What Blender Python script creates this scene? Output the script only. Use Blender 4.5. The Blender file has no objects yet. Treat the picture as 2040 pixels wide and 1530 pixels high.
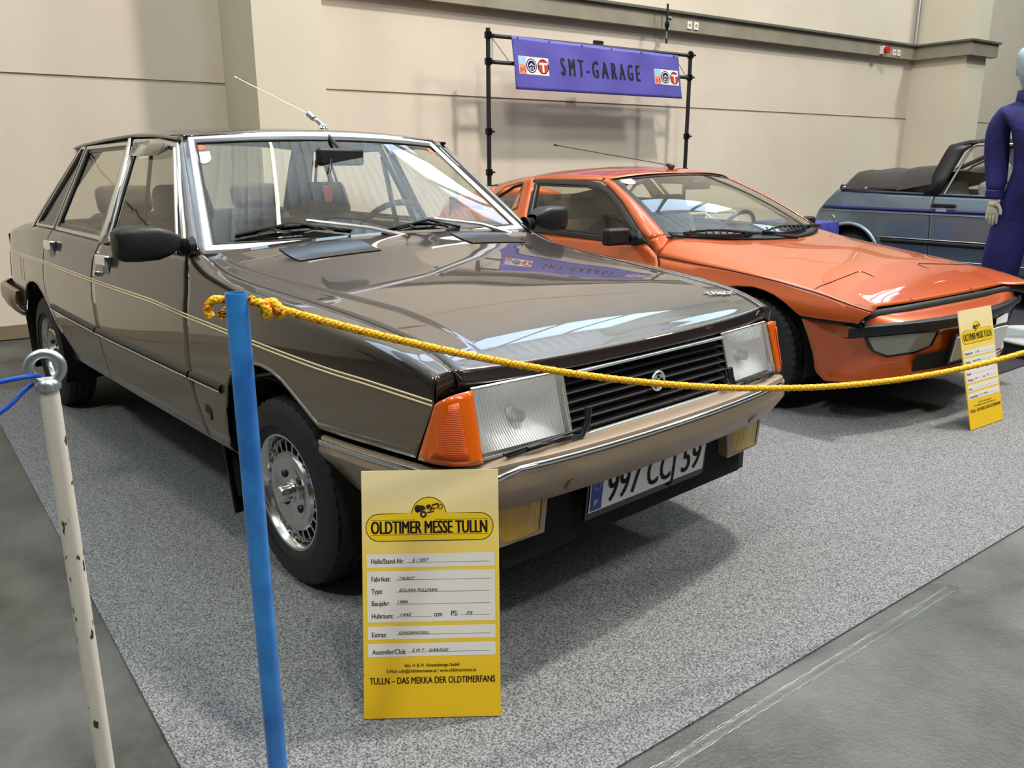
import bpy, bmesh, math, random
import numpy as np
from mathutils import Vector, Matrix
random.seed(7)
SC = bpy.context.scene
COL = SC.collection
PI = math.pi

# ------------------------------------------------------------------ camera
F_PX = 1650.0
CAM = Vector((2.160, -1.818, 1.233))
yaw, pitch, roll = math.radians(137.94), math.radians(14.87), math.radians(-0.13)
fw = Vector((math.cos(yaw)*math.cos(pitch), math.sin(yaw)*math.cos(pitch), -math.sin(pitch)))
rt = fw.cross(Vector((0, 0, 1))).normalized(); up = rt.cross(fw)
r2 = rt*math.cos(roll)+up*math.sin(roll); u2 = up*math.cos(roll)-rt*math.sin(roll)
cd = bpy.data.cameras.new('camera'); cam = bpy.data.objects.new('camera', cd); COL.objects.link(cam)
cd.sensor_width = 36; cd.lens = F_PX*36/2040; cd.clip_start = .05; cd.clip_end = 200
cam.matrix_world = Matrix(((r2.x, u2.x, -fw.x, CAM.x), (r2.y, u2.y, -fw.y, CAM.y), (r2.z, u2.z, -fw.z, CAM.z), (0, 0, 0, 1)))
SC.camera = cam

# ------------------------------------------------------------------ look
SC.view_settings.view_transform = 'Standard'; SC.view_settings.look = 'None'
SC.view_settings.gamma = 1; SC.view_settings.use_curve_mapping = False
SC.view_settings.exposure = -0.27
w = bpy.data.worlds.new('world'); SC.world = w; w.use_nodes = True
w.node_tree.nodes['Background'].inputs[0].default_value = (.55, .6, .65, 1)
w.node_tree.nodes['Background'].inputs[1].default_value = .15

def area(name, loc, size, power, color, target=None, sizey=None):
    l = bpy.data.lights.new(name, 'AREA'); l.energy = power; l.color = color; l.size = size
    if sizey: l.shape = 'RECTANGLE'; l.size_y = sizey
    else: l.shape = 'DISK'
    o = bpy.data.objects.new(name, l); COL.objects.link(o); o.location = loc
    d = (Vector(target)-Vector(loc)) if target else Vector((0, 0, -1))
    o.rotation_euler = d.to_track_quat('-Z', 'Y').to_euler()
    return o
area('hall_lamp_key', (0.9, 4.1, 8.6), .55, 950, (1.0, .91, .82), (0, 1.5, 0))
area('hall_lamp_side', (5.5, -1.5, 8.8), 1.0, 420, (1.0, .92, .84), (0, 0, 0))
area('hall_lamp_left', (1.5, -6.5, 8.8), 1.0, 400, (.90, 1.0, .80), (-3, -2, 1))
area('hall_lamp_right', (4.0, 11.0, 8.8), 1.0, 650, (.90, .98, .86), (-1, 7, 1))
area('ceiling_fill', (-.5, 4.0, 7.6), 2.5, 1500, (.92, .96, 1.0), (-.5, 4.0, 12), 16)  # added fill, no such lamp known; brightens the ceiling for glass reflections
area('roof_light', (7.5, 1.5, 9.2), 1.6, 500, (.85, .93, 1.0), (2, 0, 0), 14)

# ------------------------------------------------------------------ helpers
def lin(c):
    c = c/255.0
    return c/12.92 if c <= .04045 else ((c+.055)/1.055)**2.4
def rgb(r, g, b): return (lin(r), lin(g), lin(b), 1)
def mat(name, col, rough=.5, metal=0, coat=0, coatr=.03, spec=.5, emit=None, estr=0, trans=0, ior=1.45, alpha=1):
    m = bpy.data.materials.new(name); m.use_nodes = True
    b = m.node_tree.nodes['Principled BSDF']
    b.inputs['Base Color'].default_value = col; b.inputs['Roughness'].default_value = rough
    b.inputs['Metallic'].default_value = metal; b.inputs['Coat Weight'].default_value = coat
    b.inputs['Coat Roughness'].default_value = coatr; b.inputs['Specular IOR Level'].default_value = spec
    b.inputs['Transmission Weight'].default_value = trans; b.inputs['IOR'].default_value = ior
    if emit: b.inputs['Emission Color'].default_value = emit; b.inputs['Emission Strength'].default_value = estr
    return m
def N(m, t, **k):
    n = m.node_tree.nodes.new(t)
    for a, v in k.items(): setattr(n, a, v)
    return n
def L(m, a, b): m.node_tree.links.new(a, b)
def coat_ior(m, v): m.node_tree.nodes['Principled BSDF'].inputs['Coat IOR'].default_value = v; return m
def noisy(m, scale, c1, c2, detail=4, lo=.4, hi=.6, bump=0, bscale=None, coord='Object', stretch=None):
    b = m.node_tree.nodes['Principled BSDF']
    tc = N(m, 'ShaderNodeTexCoord'); mp = N(m, 'ShaderNodeMapping'); L(m, tc.outputs[coord], mp.inputs[0])
    if stretch: mp.inputs['Scale'].default_value = stretch
    n = N(m, 'ShaderNodeTexNoise'); n.inputs['Scale'].default_value = scale; n.inputs['Detail'].default_value = detail
    L(m, mp.outputs[0], n.inputs['Vector'])
    r = N(m, 'ShaderNodeValToRGB'); r.color_ramp.elements[0].position = lo; r.color_ramp.elements[1].position = hi
    r.color_ramp.elements[0].color = c1; r.color_ramp.elements[1].color = c2
    L(m, n.outputs['Fac'], r.inputs[0]); L(m, r.outputs[0], b.inputs['Base Color'])
    if bump:
        n2 = N(m, 'ShaderNodeTexNoise'); n2.inputs['Scale'].default_value = bscale or scale; n2.inputs['Detail'].default_value = 3
        L(m, mp.outputs[0], n2.inputs['Vector'])
        bp = N(m, 'ShaderNodeBump'); bp.inputs['Strength'].default_value = bump; bp.inputs['Distance'].default_value = .01
        L(m, n2.outputs['Fac'], bp.inputs['Height']); L(m, bp.outputs[0], b.inputs['Normal'])
    return m, r
def glass_mat(name, tint, reflect=1.0, ior=1.5, rough=0.0):
    m = bpy.data.materials.new(name); m.use_nodes = True; nt = m.node_tree; nt.nodes.clear()
    o = N(m, 'ShaderNodeOutputMaterial'); t = N(m, 'ShaderNodeBsdfTransparent'); t.inputs[0].default_value = tint
    g = N(m, 'ShaderNodeBsdfGlossy'); g.inputs['Roughness'].default_value = rough
    f = N(m, 'ShaderNodeFresnel'); ge = N(m, 'ShaderNodeNewGeometry')
    mi = N(m, 'ShaderNodeMath', operation='MULTIPLY_ADD'); mi.inputs[1].default_value = 1/ior-ior; mi.inputs[2].default_value = ior
    L(m, ge.outputs['Backfacing'], mi.inputs[0]); L(m, mi.outputs[0], f.inputs['IOR'])
    mm = N(m, 'ShaderNodeMath', operation='MULTIPLY'); mm.inputs[1].default_value = reflect; mm.use_clamp = True
    L(m, f.outputs[0], mm.inputs[0]); x = N(m, 'ShaderNodeMixShader')
    L(m, mm.outputs[0], x.inputs[0]); L(m, t.outputs[0], x.inputs[1]); L(m, g.outputs[0], x.inputs[2]); L(m, x.outputs[0], o.inputs[0])
    return m

def mesh(name, V, Fs, m, parent=None, smooth=True, idx=None, solid=0, auto=None):
    me = bpy.data.meshes.new(name); me.from_pydata([tuple(float(c) for c in v) for v in V], [], Fs)
    ms = m if isinstance(m, (list, tuple)) else [m]
    for a in ms: me.materials.append(a)
    if idx is not None: me.polygons.foreach_set('material_index', idx)
    me.polygons.foreach_set('use_smooth', [smooth]*len(me.polygons))
    if auto is not None and smooth: me.set_sharp_from_angle(angle=math.radians(auto))
    me.update()
    o = bpy.data.objects.new(name, me); COL.objects.link(o)
    if parent: o.parent = parent
    if solid:
        md = o.modifiers.new('s', 'SOLIDIFY'); md.thickness = solid; md.offset = 0
    return o
class MB:
    def __init__(s): s.v = []; s.f = []; s.i = []
    def add(s, V, Fs, i=0):
        n = len(s.v); s.v += [tuple(v) for v in V]; s.f += [tuple(n+k for k in f) for f in Fs]; s.i += [i]*len(Fs); return s
    def grid(s, P, i=0, flip=False, closeu=False, closev=False, irow=None):
        nu, nv = len(P), len(P[0]); V = [P[a][b] for a in range(nu) for b in range(nv)]; Fs = []; ii = []
        for a in range(nu if closeu else nu-1):
            for b in range(nv if closev else nv-1):
                q = (a*nv+b, ((a+1) % nu)*nv+b, ((a+1) % nu)*nv+(b+1) % nv, a*nv+(b+1) % nv)
                Fs.append(q[::-1] if flip else q); ii.append(irow(a, b) if irow else i)
        n = len(s.v); s.v += [tuple(v) for v in V]; s.f += [tuple(n+k for k in f) for f in Fs]; s.i += ii; return s
    def box(s, c, d, R=None, i=0, taper=1):
        V = []
        for z in (-1, 1):
            for x, y in ((-1, -1), (1, -1), (1, 1), (-1, 1)):
                k = taper if z > 0 else 1
                p = Vector((x*d[0]/2*k, y*d[1]/2*k, z*d[2]/2)); V.append((R @ p if R else p)+Vector(c))
        return s.add(V, [(3, 2, 1, 0), (4, 5, 6, 7), (0, 1, 5, 4), (1, 2, 6, 5), (2, 3, 7, 6), (3, 0, 4, 7)], i)
    def tube(s, path, r, n=10, i=0, cap=True, closed=False):
        path = [Vector(p) for p in path]; m = len(path); rr = r if isinstance(r, (list, tuple)) else [r]*m
        rings = []; prev = None
        for k in range(m):
            if closed: d = path[(k+1) % m]-path[k-1]
            else: d = path[min(k+1, m-1)]-path[max(k-1, 0)]
            d.normalize()
            if prev is None:
                a = Vector((0, 0, 1)) if abs(d.z) < .9 else Vector((1, 0, 0)); e = d.cross(a).normalized()
            else:
                e = prev-d*prev.dot(d)
                e = e.normalized() if e.length > 1e-6 else d.cross(Vector((0, 0, 1))).normalized()
            prev = e; g = d.cross(e)
            rings.append([path[k]+(e*math.cos(2*PI*j/n)+g*math.sin(2*PI*j/n))*rr[k] for j in range(n)])
        n0 = len(s.v); s.grid(rings, i, closev=True, closeu=closed)
        if cap and not closed:
            s.f.append(tuple(n0+j for j in range(n))[::-1]); s.f.append(tuple(n0+(m-1)*n+j for j in range(n))); s.i += [i, i]
        return s
    def lathe(s, prof, n=32, axis='Z', o=(0, 0, 0), i=0, cap=False, flip=False):
        rings = []
        for r, h in prof:
            ring = []
            for k in range(n):
                c, q = math.cos(2*PI*k/n)*r, math.sin(2*PI*k/n)*r
                p = {'Z': (c, q, h), 'Y': (c, h, q), 'X': (h, c, q)}[axis]
                ring.append((p[0]+o[0], p[1]+o[1], p[2]+o[2]))
            rings.append(ring)
        n0 = len(s.v); s.grid(rings, i, closev=True, flip=flip)
        if cap:
            m = len(prof); s.f.append(tuple(n0+j for j in range(n))); s.f.append(tuple(n0+(m-1)*n+j for j in range(n))[::-1]); s.i += [i, i]
        return s
    def prism(s, pts, h, fn=None, i=0):
        n = len(pts); V = [(x, y, 0) for x, y in pts]+[(x, y, h) for x, y in pts]
        if fn: V = [fn(*v) for v in V]
        Fs = [tuple(range(n))[::-1], tuple(range(n, 2*n))]+[(k, (k+1) % n, n+(k+1) % n, n+k) for k in range(n)]
        return s.add(V, Fs, i)
    def out(s, name, m, parent=None, smooth=True, solid=0, auto=35, bevel=0, fix=True):
        o = mesh(name, s.v, s.f, m, parent, smooth, s.i, solid, None)
        if fix:
            bm = bmesh.new(); bm.from_mesh(o.data); bmesh.ops.recalc_face_normals(bm, faces=bm.faces); bm.to_mesh(o.data); bm.free()
        if smooth and auto: o.data.set_sharp_from_angle(angle=math.radians(auto))
        if bevel:
            md = o.modifiers.new('b', 'BEVEL'); md.width = bevel; md.segments = 3; md.limit_method = 'ANGLE'; md.angle_limit = math.radians(35)
        return o
def thing(name, label, cat, loc=(0, 0, 0), rz=0, group=None):
    o = bpy.data.objects.new(name, None); COL.objects.link(o); o.location = loc; o.rotation_euler = (0, 0, rz)
    o.empty_display_size = .1; o['label'] = label; o['category'] = cat
    if group: o['group'] = group
    return o
def tag(o, label, cat, group=None):
    o['label'] = label; o['category'] = cat
    if group: o['group'] = group
    return o
def struct(o): o['kind'] = 'structure'; return o
def ip(pts, cat=0):
    xs = [p[0] for p in pts]; ys = [p[1] for p in pts]
    if xs[0] > xs[-1]: xs, ys = xs[::-1], ys[::-1]
    return lambda x: float(np.interp(x, xs, ys))
def smooth_ip(pts, k=.06):
    f = ip(pts); return lambda x: (f(x-k)+f(x-k/2)+f(x)*2+f(x+k/2)+f(x+k))/6
def lerp(a, b, t): return a+(b-a)*t
def text_mesh(txt, size, sx=1.0, shear=0, align='LEFT', fat=0, spacing=1.0):
    """flat text: returns verts (x,y), faces"""
    cu = bpy.data.curves.new('t', 'FONT'); cu.body = txt; cu.size = size; cu.shear = shear; cu.align_x = align
    cu.offset = fat; cu.space_character = spacing; cu.resolution_u = 3
    o = bpy.data.objects.new('t', cu); COL.objects.link(o)
    dg = bpy.context.evaluated_depsgraph_get(); dg.update()
    me = bpy.data.meshes.new_from_object(o.evaluated_get(dg))
    V = [(v.co.x*sx, v.co.y) for v in me.vertices]; Fs = [tuple(p.vertices) for p in me.polygons]
    bpy.data.objects.remove(o); bpy.data.curves.remove(cu); bpy.data.meshes.remove(me)
    return V, Fs
def put_text(mb, txt, x, y, size, fn, sx=1.0, shear=0, align='LEFT', fat=0, width=None, i=0, rot=0, spacing=1.0, bold=0):
    V, Fs = text_mesh(txt, size, 1.0, shear, align, fat, spacing)
    if not V: return
    if width:
        xs = [v[0] for v in V]; k = width/(max(xs)-min(xs)); x0 = min(xs) if align == 'LEFT' else 0
        V = [((a-x0)*k, b) for a, b in V]
    else: V = [(a*sx, b) for a, b in V]
    c, s = math.cos(rot), math.sin(rot)
    for dx in ((-bold, 0, bold) if bold else (0,)): mb.add([fn(x+dx+a*c-b*s, y+a*s+b*c) for a, b in V], Fs, i)

# ------------------------------------------------------------------ materials
M = {}
M['brown'] = mat('dark_brown_paint', rgb(44, 34, 30), .35, .35, 1, .015)
M['taupe'] = mat('taupe_paint', rgb(120, 106, 92), .32, .45, 1, .02)
coat_ior(M['brown'], 1.75); coat_ior(M['taupe'], 1.65)
M['bumper'] = mat('bumper_taupe', rgb(150, 132, 113), .42, .25, .25, .2)
M['chrome'] = mat('chrome', (.86, .87, .9, 1), .07, 1)
M['satin'] = mat('satin_metal', (.66, .66, .64, 1), .28, 1)
M['alu'] = mat('polished_alloy', (.72, .71, .70, 1), .16, 1)
M['black'] = mat('black_plastic', rgb(24, 24, 27), .45)
M['gloss'] = mat('black_gloss', rgb(14, 14, 18), .15)
M['rubber'] = mat('tyre_rubber', rgb(32, 32, 35), .62)
M['void'] = mat('underbody_dark', rgb(12, 12, 13), .9)
M['glass'] = glass_mat('car_glass', (.90, .94, .91, 1), 1.7)
M['sideglass'] = glass_mat('side_glass', (.88, .89, .83, 1), 1.2)
M['seat'] = mat('seat_velour', rgb(104, 92, 80), .95)
M['trim'] = mat('interior_trim', rgb(84, 74, 64), .85)
M['dash'] = mat('dashboard', rgb(52, 46, 42), .7)
M['cream'] = mat('pinstripe_cream', rgb(240, 218, 172), .35, 0, .5)
M['amber'] = mat('amber_lens', rgb(214, 92, 12), .12, 0, 1, .03)
M['red'] = mat('red_lens', rgb(170, 40, 24), .15, 0, 1)
M['white'] = mat('white_print', rgb(228, 222, 216), .6)
M['blackink'] = mat('black_ink', rgb(30, 26, 26), .6)
M['greyink'] = mat('grey_line', rgb(110, 105, 100), .7)
M['orange'] = mat('orange_paint', rgb(196, 88, 32), .34, .35, 1, .02)
M['steel'] = mat('steel_blue_paint', rgb(104, 124, 140), .3, .6, 1, .03)
M['frame'] = mat('bright_trim', (.80, .83, .88, 1), .28, .75)
M['navy'] = mat('navy_stripe', rgb(24, 26, 88), .35)
M['fabric_black'] = mat('soft_top_cloth', rgb(58, 56, 54), .9)
M['yellowglass'] = mat('yellow_fog_lens', rgb(190, 148, 18), .15, .3, 1, .02)
M['postblue'] = mat('blue_post_paint', rgb(36, 108, 188), .35, 0, .3)
M['ropeY'] = mat('rope_yellow', rgb(240, 184, 30), .6)
M['ropeR'] = mat('rope_red', rgb(196, 72, 24), .65)
M['cord'] = mat('blue_cord', rgb(26, 84, 196), .45)
M['galv'] = mat('galvanised_steel', (.55, .58, .6, 1), .33, .9)
_t = N(M['yellowglass'], 'ShaderNodeTexCoord'); _w = N(M['yellowglass'], 'ShaderNodeTexWave', bands_direction='Y'); _w.inputs['Scale'].default_value = 45; _w.inputs['Distortion'].default_value = 1
L(M['yellowglass'], _t.outputs['Object'], _w.inputs[0]); _b = N(M['yellowglass'], 'ShaderNodeBump'); _b.inputs['Strength'].default_value = .5; _b.inputs['Distance'].default_value = .004
L(M['yellowglass'], _w.outputs[0], _b.inputs['Height']); L(M['yellowglass'], _b.outputs[0], M['yellowglass'].node_tree.nodes['Principled BSDF'].inputs['Normal'])
M['paper'] = mat('paper_white', rgb(235, 228, 215), .7)

# ------------------------------------------------------------------ hall
WA = math.radians(83.0)
WT = Vector((math.cos(WA), math.sin(WA), 0)); WN = Vector((math.sin(WA), -math.cos(WA), 0)); WP = Vector((-4.72, -.5, 0))
def wall_pt(t, d, z): return WP+WT*t+WN*d+Vector((0, 0, z))
def wt_of(p): return (Vector(p)-WP).dot(WT)
# wall material: painted precast concrete
def wallmat(name, a, b):
    m = mat(name, a, .75); noisy(m, .7, a, b, 6, .3, .7, .12, 60)
    return m
M['wall'] = wallmat('painted_concrete_wall', rgb(200, 188, 174), rgb(210, 199, 186))
M['wall2'] = wallmat('painted_concrete_pilaster', rgb(198, 190, 172), rgb(208, 200, 182))
M['groove'] = mat('panel_joint', rgb(176, 166, 146), .8)  # brownish colour of the wall panel joints
M['duct'] = mat('cable_duct_grey', rgb(138, 132, 118), .5); noisy(M['duct'], 2.2, rgb(128, 122, 108), rgb(146, 140, 126), 5, .35, .65)
M['skirt'] = mat('skirting', rgb(122, 106, 84), .7)

def wbox(mb, t0, t1, d0, d1, z0, z1, i=0):
    V = [wall_pt(t, d, z) for z in (z0, z1) for t, d in ((t0, d0), (t1, d0), (t1, d1), (t0, d1))]
    mb.add(V, [(3, 2, 1, 0), (4, 5, 6, 7), (0, 1, 5, 4), (1, 2, 6, 5), (2, 3, 7, 6), (3, 0, 4, 7)], i)
SEAM = 1.845
T_END = 24.0; T_ST = -14.0
mb = MB()
wbox(mb, T_ST, T_END, -.3, 0, .0, SEAM-.012); wbox(mb, T_ST, T_END, -.3, -.010, SEAM-.012, SEAM+.012, 1)
wbox(mb, T_ST, T_END, -.3, 0, SEAM+.012, 3.75); wbox(mb, T_ST, T_END, -.3, -.018, 3.75, 3.775, 1); wbox(mb, T_ST, T_END, -.3, 0, 3.775, 7.6)
wbox(mb, T_ST, T_END, -.3, 0, 10.4, 10.8)
struct(mb.out('wall_back', [M['wall'], M['groove']], None, False))
mb = MB(); wbox(mb, T_ST, T_END, 0.0, .012, 0, .1)
struct(mb.out('baseboard_back', M['skirt'], None, False))
# clerestory daylight band
sky = mat('daylight_window', (.5, .6, .8, 1), .3, emit=(.60, .80, 1.0, 1), estr=5.5)
mb = MB(); wbox(mb, T_ST, T_END, -.2, -.15, 7.6, 10.4)
struct(mb.out('window_1', sky, None, False))
mb = MB()
for k in range(0, 20): t = T_ST+k*2.0; wbox(mb, t, t+.07, -.15, -.05, 7.6, 10.4)
struct(mb.out('trim_3', M['duct'], None, False))
# pilasters
t1 = wt_of((-4.527, 1.074, 0))+.08
mb = MB(); wbox(mb, t1, t1+.53, 0, .75, 0, 10.6)
struct(mb.out('trim_1', M['wall2'], None, False))
t2 = wt_of((-3.333, 10.798, 0))
mb = MB(); wbox(mb, t2, t2+.52, 0, .77, 0, 10.6)
struct(mb.out('trim_2', M['wall2'], None, False))
# wall side panel closing and others
mw = mat('hall_far_wall', rgb(84, 80, 72), .8)
def plane(name, P, m):
    return struct(mesh(name, P, [tuple(range(len(P)))], m, None, False))
plane('wall_front', [(16, -18, 0), (16, 26, 0), (16, 26, 10.7), (16, -18, 10.7)], mw)
plane('wall_left', [(-8, -13, 0), (-8, -13, 10.7), (17, -13, 10.7), (17, -13, 0)], mw)
plane('wall_right', [(-8, 23, 0), (17, 23, 0), (17, 23, 10.7), (-8, 23, 10.7)], mw)
# corrugated ceiling: ribs along x
mc = mat('corrugated_ceiling', rgb(214, 216, 214), .6)
P = []; y = -16.0; rows = []
while y < 26:
    rows += [(y, 0), (y+.16, 0), (y+.20, -.11), (y+.30, -.11)]; y += .36
mb = MB(); mb.grid([[(x, a, 10.55+b) for x in (-7, 17)] for a, b in rows])
struct(mb.out('ceiling', mc, None, False, fix=False))
mb = MB()
for x in (-1.2, 4.5, 10.5): mb.box((x, 4, 10.2), (.25, 42, .5))
struct(mb.out('trim_4', M['duct'], None, False))

# fluorescent tube run under the roof, along the bays
tl = thing('ceiling_light', 'long white fluorescent light run under the roof above the brown saloon', 'light', (-2.6, 2.75, 9.9))
mb = MB(); mb.box((0, 0, .03), (7.0, .12, .05)); mb.out('housing', M['duct'], tl, False)
mb = MB(); mb.box((0, 0, -.01), (6.9, .09, .03)); mb.out('tube', mat('tube_light', (1, 1, 1, 1), .4, emit=(1, .99, .95, 1), estr=9), tl, False)

# floor
mf = mat('hall_floor_asphalt', rgb(88, 84, 74), .5); noisy(mf, 1.3, rgb(50, 49, 45), rgb(98, 100, 97), 8, .35, .68, .25, 90)
for _n in mf.node_tree.nodes:
    if _n.type == 'TEX_NOISE' and _n.inputs['Scale'].default_value < 2: _n.inputs['Detail'].default_value = 14; _n.inputs['Roughness'].default_value = .68
plane('floor', [(-8, -18, -.0072), (17, -18, -.0072), (17, 26, -.0072), (-8, 26, -.0072)], mf)
mcpt = mat('carpet_grey', rgb(140, 138, 136), .95, spec=.15)
noisy(mcpt, 240, rgb(72, 73, 78), rgb(146, 146, 147), 2, .36, .64, .15, 300)
def carpet_fn():
    # corners: near left, far left(behind car), far right, near right
    import_dir = math.radians(-5.0)
    e1 = Vector((math.cos(import_dir), math.sin(import_dir), 0)); e2 = Vector((math.cos(math.radians(85.2)), math.sin(math.radians(85.2)), 0))
    A = Vector((1.142, -1.392, 0)); return A, e1, e2
A, e1, e2 = carpet_fn()
mb = MB(); P = []
for u, v in ((-4.3, 0), (0, 0), (0, 8.0), (-1.02, 8.0), (-1.02, 4.86), (-4.3, 5.0)):
    q = A+e1*u+e2*v; P.append((q.x, q.y))
mb.prism(P, .006)
o = mb.out('carpet', mcpt, None, False); o.location.z = -.0072
tag(o, 'grey speckled exhibition carpet laid on the hall floor under the brown and orange cars', 'carpet')
CZ = .0
mb = MB(); P = []
for u, v in ((-4.3, 5.02), (-1.04, 4.88), (-1.04, 8.0), (-1.6, 9.6), (-4.1, 9.6)):
    q = A+e1*u+e2*v; P.append((q.x, q.y))
mb.prism(P, .006); md_ = mat('carpet_dark', rgb(52, 52, 56), .95, spec=.1); noisy(md_, 160, rgb(40, 40, 44), rgb(64, 64, 68), 3, .36, .64)
o = mb.out('carpet', md_, None, False); o.location.z = -.0072
tag(o, 'dark carpet of the next stand under the cabriolet and the podium', 'carpet')

mt_ = glass_mat('clear_tape', (.90, .90, .90, 1), 1.2, 1.5, .3)
nt_ = N(mt_, 'ShaderNodeTexNoise'); nt_.inputs['Scale'].default_value = 60; bt_ = N(mt_, 'ShaderNodeBump'); bt_.inputs['Strength'].default_value = .8; bt_.inputs['Distance'].default_value = .01
L(mt_, nt_.outputs['Fac'], bt_.inputs['Height']); L(mt_, bt_.outputs[0], [n for n in mt_.node_tree.nodes if n.type == 'BSDF_GLOSSY'][0].inputs['Normal'])
mb = MB(); mb.grid([[A+e1*(.012+k)+e2*v+Vector((0, 0, -.0060)) for k in (.03, .045, .06)] for v in np.linspace(.55, 2.1, 40)]); o = mb.out('floor_tape', mt_, None, True, solid=.0012)
tag(o, 'clear shiny tape stuck along the front edge of the grey carpet', 'tape')
# cable duct with sockets
duct = thing('cable_duct', 'grey cable duct with sockets running along the wall above the banner', 'cable duct', wall_pt(4, 0, 2.63))
def loc(o, p): return tuple(Vector(p)-Vector(o.location))
def dbox(name, boxes, m, parent, **k):
    mb = MB()
    for bx in boxes:
        t0, t1_, d0, d1, z0, z1 = bx; V = [wall_pt(t, d, z)-parent.location for z in (z0, z1) for t, d in ((t0, d0), (t1_, d0), (t1_, d1), (t0, d1))]
        mb.add(V, [(3, 2, 1, 0), (4, 5, 6, 7), (0, 1, 5, 4), (1, 2, 6, 5), (2, 3, 7, 6), (3, 0, 4, 7)])
    return mb.out(name, m, parent, False, **k)
ta = t1+.53
dbox('duct_channel', [(ta, t2, 0, .10, 2.63, 2.80), (t2-.10, t2, .10, .87, 2.63, 2.80), (t2, t2+.62, .77, .87, 2.63, 2.80)], M['duct'], duct)
dbox('duct_lid', [(ta, t2-.1, 0.0, .14, 2.80, 2.825), (t2-.14, t2, .14, .9, 2.80, 2.825), (t2-.02, t2+.64, .77, .9, 2.80, 2.825)], mat('duct_lid_dark', rgb(92, 92, 86), .5), duct)
for t, z in ((6.748, 2.70), (6.851, 2.70), (10.743, 2.695), (10.853, 2.695)):
    s = dbox('socket', [(t-.032, t+.032, .10, .112, z-.038, z+.038)], M['white'], duct)
    c = wall_pt(t, .113, z)-duct.location
    mb = MB(); V = [c+WT*(.02*math.cos(k*PI/6))+Vector((0, 0, .02*math.sin(k*PI/6))) for k in range(12)]; mb.add(V, [tuple(range(12))])
    mb.out('socket_hole', mat('socket_hole', rgb(150, 145, 120), .6), s, False)
t, z = 10.453, 2.70; s = dbox('industrial_socket', [(t-.05, t+.03, .10, .15, z-.05, z+.05)], M['white'], duct)
mb = MB(); c = wall_pt(t, .15, z)-duct.location
mb.tube([c, c+WN*.05], .045, 16); mb.out('socket_cap', mat('red_cap', rgb(176, 40, 34), .4), s)
# corner pipe
mb = MB(); mb.tube([wall_pt(t2-.06, .06, 2.83), wall_pt(t2-.06, .06, 9.2)], .022, 10)
tag(mb.out('wall_pipe', M['galv'], None), 'thin grey pipe rising up the wall corner beside the right pilaster', 'pipe')
# supply hose hanging from the duct
t, z = 6.311, 2.74
pb = thing('hanging_air_line', 'short black air line with valve hanging from the cable duct near the banner', 'hose', wall_pt(t, .20, z))
mb = MB(); mb.tube([(0, 0, .12), (0, 0, 0), (0, 0, -.05)], .012, 8); mb.out('hose', M['black'], pb)
mb = MB(); mb.lathe([(.008, -.05), (.022, -.06), (.026, -.09), (.014, -.13), (.008, -.15)], 12, cap=True); mb.out('valve', M['gloss'], pb)
mb = MB(); mb.tube([(0, 0, -.15), (0, 0, -.24)], .008, 8); mb.out('nozzle', M['galv'], pb)
mb = MB(); mb.tube([(0, 0, -.22), (0, 0, -.27)], .012, 8); mb.out('coupling', M['black'], pb)
mb = MB(); mb.tube([(0, 0, -.01), WT*.05+Vector((0, 0, -.02))], [.012, .022], 10); mb.out('gauge', mat('gauge_green', rgb(90, 110, 80), .4), pb)

# ------------------------------------------------------------------ brown saloon
kx = [-3.6, -3.3, -2.6, -2, -1.3, -.6, 0, .35, .67, .85]; kw = [.70, .765, .812, .825, .828, .822, .812, .79, .735, .69]
kz = [.12, .25, .35, .55, .75, .93, 1.36]; ko = [.05, .03, .012, 0, .015, .04, .235]
def sm(f, k):
    return lambda x: (f(x-k)+2*f(x-k/2)+3*f(x)+2*f(x+k/2)+f(x+k))/9
_fx = sm(lambda x: float(np.interp(x, kx, kw)), .12); _fz = sm(lambda z: float(np.interp(z, kz, ko)), .05)
def W1(x, z): return _fx(x)-_fz(z)
zpin = ip([(-3.63, .763), (-2.37, .786), (-1.57, .776), (-.86, .770), (-.57, .757), (-.26, .747), (0, .737), (.234, .727), (.44, .720), (.56, .712), (.69, .702)])
def side_panel(name, xl, xr, zb, zt, parent, s, Wf, zs=None, nu=30, nl=10, nt=8, m=None, extra=None, dx=.0, knots=None, gap=.003):
    us = [k/nu for k in range(nu+1)]; cols = []
    for u in us:
        col = []
        lev = []
        if zs:
            lev = [('l', k/nl) for k in range(nl)]+[('u', k/nt) for k in range(nt+1)]
        else: lev = [('a', k/nl) for k in range(nl+1)]
        for t, v in lev:
            z = .6; x = 0
            for _ in range(14):
                x = lerp(xl(z)+gap, xr(z)-gap, u)
                if t == 'l': zn = lerp(zb(x), zs(x), v)
                elif t == 'u': zn = lerp(zs(x), zt(x), v)
                else: zn = lerp(zb(x), zt(x), v)
                z = .5*z+.5*zn
            col.append((x, s*(Wf(x, z)+dx), z))
        if extra: col += extra(col[-1][0], s)
        cols.append(col)
    mb = MB()
    mb.grid(cols, irow=(lambda a, b: 0 if (zs and b < nl) else (1 if zs else 0)))
    return mb.out(name, m, parent, True, solid=.003, auto=None)
def grid_part(name, P, m, parent, solid=.003, smooth=True, auto=None, idx=None, sub=0):
    mb = MB(); mb.grid(P, irow=idx); return mb.out(name, m, parent, smooth, solid=solid, auto=auto)

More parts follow.
